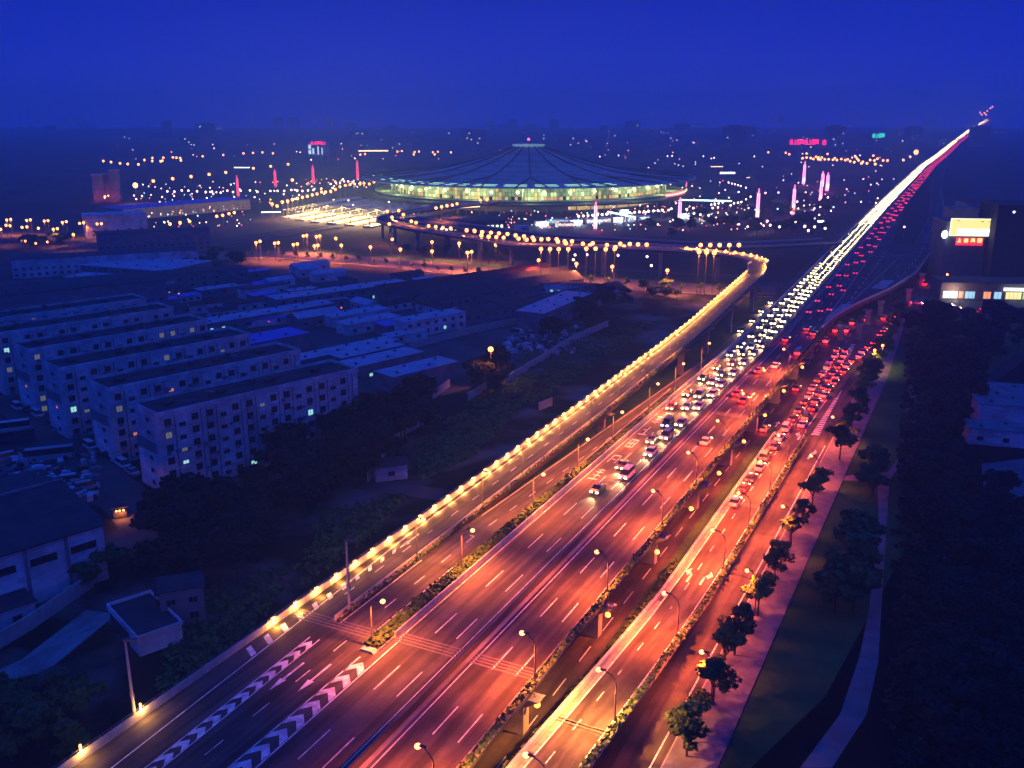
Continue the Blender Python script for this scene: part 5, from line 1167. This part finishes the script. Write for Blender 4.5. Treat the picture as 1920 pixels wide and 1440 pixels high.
for _ in range(420):
    a = rg.random(); c = rg.random(); u, v = (0 + a * 180, 850 + c * 90) if rg.random() < .55 else (950 + a * 130, 615 + c * 50)
    x, y = G(u, v); M = Matrix.Translation((x, y, 0)) @ Matrix.Rotation(rg.uniform(0, 3), 4, 'Z'); q = rg.uniform(.3, 1.3)
    rb_.mat(rg.randrange(3)).box(-q, q, -q * .5, q * .5, 0, rg.uniform(.3, 1.4), M)
tag(rb_.build('rubble', [WALLG, ROOFD, WALLW]), 'heaps of scrap and building rubble in the yards', 'rubble', kind='stuff')
# ------------------------------------------------------------------ far city in the haze
rg = random.Random(77)
FWM = [E_WCOOL, emit('far_window', (1, .8, .6), 3), emit('far_window_cool', (.6, .85, 1), 4)]
def far_building(x, y, w, d, h, label, lights):
    e_ = empty('far_building', (x, y, 0), rg.uniform(-.4, .4), label, 'building', 'hazy buildings of the far city')
    b = MB(); b.box(-w / 2, w / 2, -d / 2, d / 2, 0, h); b.build('wall', WALLG, e_)
    b = MB(); b.box(-w / 4, w / 4, -d / 4, d / 4, h, h + 3); b.build('roof_house', WALLG, e_)
    if h > 12:
        b = MB()
        for fz in range(3, int(h) - 2, 4):
            for fx in range(int(-w / 2) + 2, int(w / 2) - 2, 5): b.box(fx, fx + 2.2, -d / 2 - .12, -d / 2, fz, fz + 1.6)
        if b.v: b.build('windows', GLASSD, e_)['kind'] = 'stuff'
    for _ in range(lights):
        b = MB(); b.box(-1.1, 1.1, -.3, 0, 0, 1.8); b.build('lit_window', FWM[rg.randrange(1, 3)], e_, (rg.uniform(-w / 2 + 2, w / 2 - 2), -d / 2 - .14, rg.uniform(3, max(4, h - 4))))
k = 0
for i in range(64):
    u = 30 + i * 29.5 + rg.uniform(-12, 12); v = rg.choice((262, 252, 244, 238, 275, 232))
    if 900 < u < 1060 and v > 250: v = 244
    x, y = G(u, v); k += 1
    if x > 1.9 * y * .26 + 60 and 1650 < u: continue
    far_building(x, y, rg.uniform(25, 60), rg.uniform(15, 30), rg.choice((12, 14, 18, 22, 28, 34, 44)), f'dim far building in the haze, {nth(k)} counting from the left', rg.choice((0, 0, 1, 2, 4)))
# scattered small far lights
far_lamps([(rg.uniform(380, 1800), rg.uniform(222, 300)) for _ in range(60)], 1, 0, 0, 12, 0, 1.0, E_WH, 'tiny white light of the far city', 'tiny lights of the far city', 0)
far_lamps([(rg.uniform(1200, 1700), rg.uniform(300, 430)) for _ in range(80)], 1, 0, 0, 6, 0, .6, E_WH, 'small light on the plaza and streets right of the station', 'small lights right of the station', 0)
far_lamps([(rg.uniform(250, 760), rg.uniform(345, 385)) for _ in range(36)], 1, 0, 0, 6, 0, .7, E_WH, 'small light in the yards left of the station', 'small lights left of the station', 0)
def dust(n, u0, u1, v0, v1, z, r, seed):
    q_ = random.Random(seed)
    for _ in range(n):
        x, y = G(q_.uniform(u0, u1), q_.uniform(v0, v1), z); k_ = q_.uniform(.5, 1.3)
        TINY.mat(0).tube([(x, y, 0), (x, y, z)], .06, 3); TINY.mat(q_.choice((1, 1, 2, 2, 3, 4))).ball((x, y, z), r * k_, 4, 3)
dust(120, 950, 1420, 385, 432, 4, .38, 1); dust(70, 1180, 1650, 330, 400, 4, .5, 2); dust(60, 180, 560, 340, 380, 4, .5, 3); dust(60, 210, 480, 385, 425, 5, .4, 4)
dust(50, 200, 1700, 262, 300, 8, .7, 5); dust(40, 700, 1250, 396, 418, 3, .4, 6); dust(60, 560, 760, 335, 352, 5, .5, 7); dust(14, 250, 1000, 520, 640, 3, .22, 8)
# signs in the distance
def sign(u, v, z, px, n, em, label, hh=6, rows=1):
    x, y = G(u, v, z); D = y; w = px / F * D * 1.03; e_ = empty('roof_sign', (x, y, z), 0, label, 'sign')
    b = MB(); b.box(0, w, .3, .8, -2.5, -1.5); 
    for q in range(4): b.box(w * q / 3 - .3, w * q / 3 + .3, .3, .8, -z, -1.5)
    b.build('frame', METAL, e_)
    cw = w / n
    for i in range(n):
        g_ = MB(); sgm = GL[(i * 3 + 1) % 4]
        for x0, z0, x1, z1 in sgm:
            k_ = cw / 2.1; hz_ = hh / 1.9; t_ = .34
            if abs(x1 - x0) > abs(z1 - z0): g_.box(min(x0, x1) * k_, max(x0, x1) * k_, -.3, 0, (z0 - t_ / 2) * hz_, (z0 + t_ / 2) * hz_)
            else: g_.box((x0 - t_ / 2) * k_, (x0 + t_ / 2) * k_, -.33, 0, min(z0, z1) * hz_, max(z0, z1) * hz_)
        g_.build('character', em, e_, (i * cw, 0, -hh / 2))
    return e_
E_SR = emit('sign_crimson', (1, .02, .10), 3.4); E_SG = emit('sign_green', (.05, .9, .45), 2.4)
sign(1481, 266, 26, 52, 8, E_SR, 'long row of eight crimson roof characters on the far right', 9); sign(1542, 266.5, 26, 8, 1, E_SR, 'single crimson roof character right of the long row', 9)
sign(1636, 254, 28, 22, 4, E_SG, 'green neon roof sign near the far end of the road', 9); sign(583, 268, 30, 26, 6, E_SR, 'small crimson roof sign over a lit building left of the station', 5)
x, y = G(578, 292); e_ = empty('lit_building', (x, y, 0), 0, 'pale building with bright windows under the small crimson sign', 'building')
b = MB(); b.box(0, 34, 0, 18, 0, 22); b.build('wall', WALLW, e_)
for xx, zz, w_, h_ in ((1, 12, 5, 7), (1, 3, 5, 7), (8, 3, 3, 10), (17, 2, 2.4, 14), (24, 2, 2, 12)):
    b = MB(); b.box(0, w_, -.3, 0, 0, h_); b.build('lit_window', emit('lit_b', (.7, .9, .85), 1.4), e_, (xx, 0, zz))
def strip(u, v, z, px, em, label, th=1.2, rz=0):
    x, y = G(u, v, z); w = px / F * y; e_ = empty('light_bar', (x, y, 0), rz, label, 'light bar')
    b = MB(); b.box(0, w, 0, .6, z, z + th); b.build('tube', em, e_)
    for q in range(4):
        b = MB(); b.box(-.25, .25, .1, .5, 0, z); b.build('leg', METAL, e_, (w * q / 3, 0, 0))
E_BW = emit('bar_white', (.9, .95, 1), 4); E_BO = emit('bar_orange', (1, .6, .25), 4)
strip(672, 284, 10, 54, E_BO, 'long warm light bar on a far roof left of the station', 2.0, .08)
strip(439, 315, 8, 28, E_BW, 'white outlined canopy light at the far left plaza', 1.0, .06)
strip(1350, 326, 6, 28, E_BW, 'pale green canopy light right of the station', 2.0, .05)
strip(1333, 313, 6, 22, E_BO, 'dotted light strip far right of the station', .8, .05)
strip(862, 390, 6, 42, E_BO, 'warm light bar over the dark hall before the station', 1.2, .5)
strip(1533, 417, 3, 12, E_BW, 'small green white light box beyond the plaza trees', 1.2, 0)
strip(490, 399, 4, 35, E_BW, 'short white tube at the left end of the platforms', .7, .2)
# glows at the far end of the road
far_lamps([(1841, 215), (1846, 212), (1851, 208), (1857, 203), (1861, 200), (1838, 211), (1849, 215)], 1, 0, 0, 16, 12, 2.6, E_OR, 'blurred orange light at the far end of the expressway', 'lights at the end of the road', 0)
# chimney shaft and grey towers at left
for i, (u, v, h, w) in enumerate(((209, 376, 26, 8), (194, 374, 22, 9), (176, 376, 22, 9))):
    x, y = G(u, v)
    e_ = empty('tower', (x, y, 0), .2, ('tall slim shaft lit dull orange at the far left', 'blocky lit tower left of the slim shaft', 'leftmost dull orange tower beside the shaft')[i], 'tower', 'dull orange towers at the far left')
    b = MB(); b.box(0, w, 0, w, 0, h); b.build('wall', CONC, e_); b = MB(); b.box(-.4, w + .4, -.4, w + .4, h, h + 1); b.build('cornice', CONCL, e_)
    plight(e_, (w / 2, -8, 2), C_RED, 2000, 1)

tag(TINY.build('distant_lights', TINYM), 'countless tiny lamps of the far city', 'distant lights', kind='stuff')
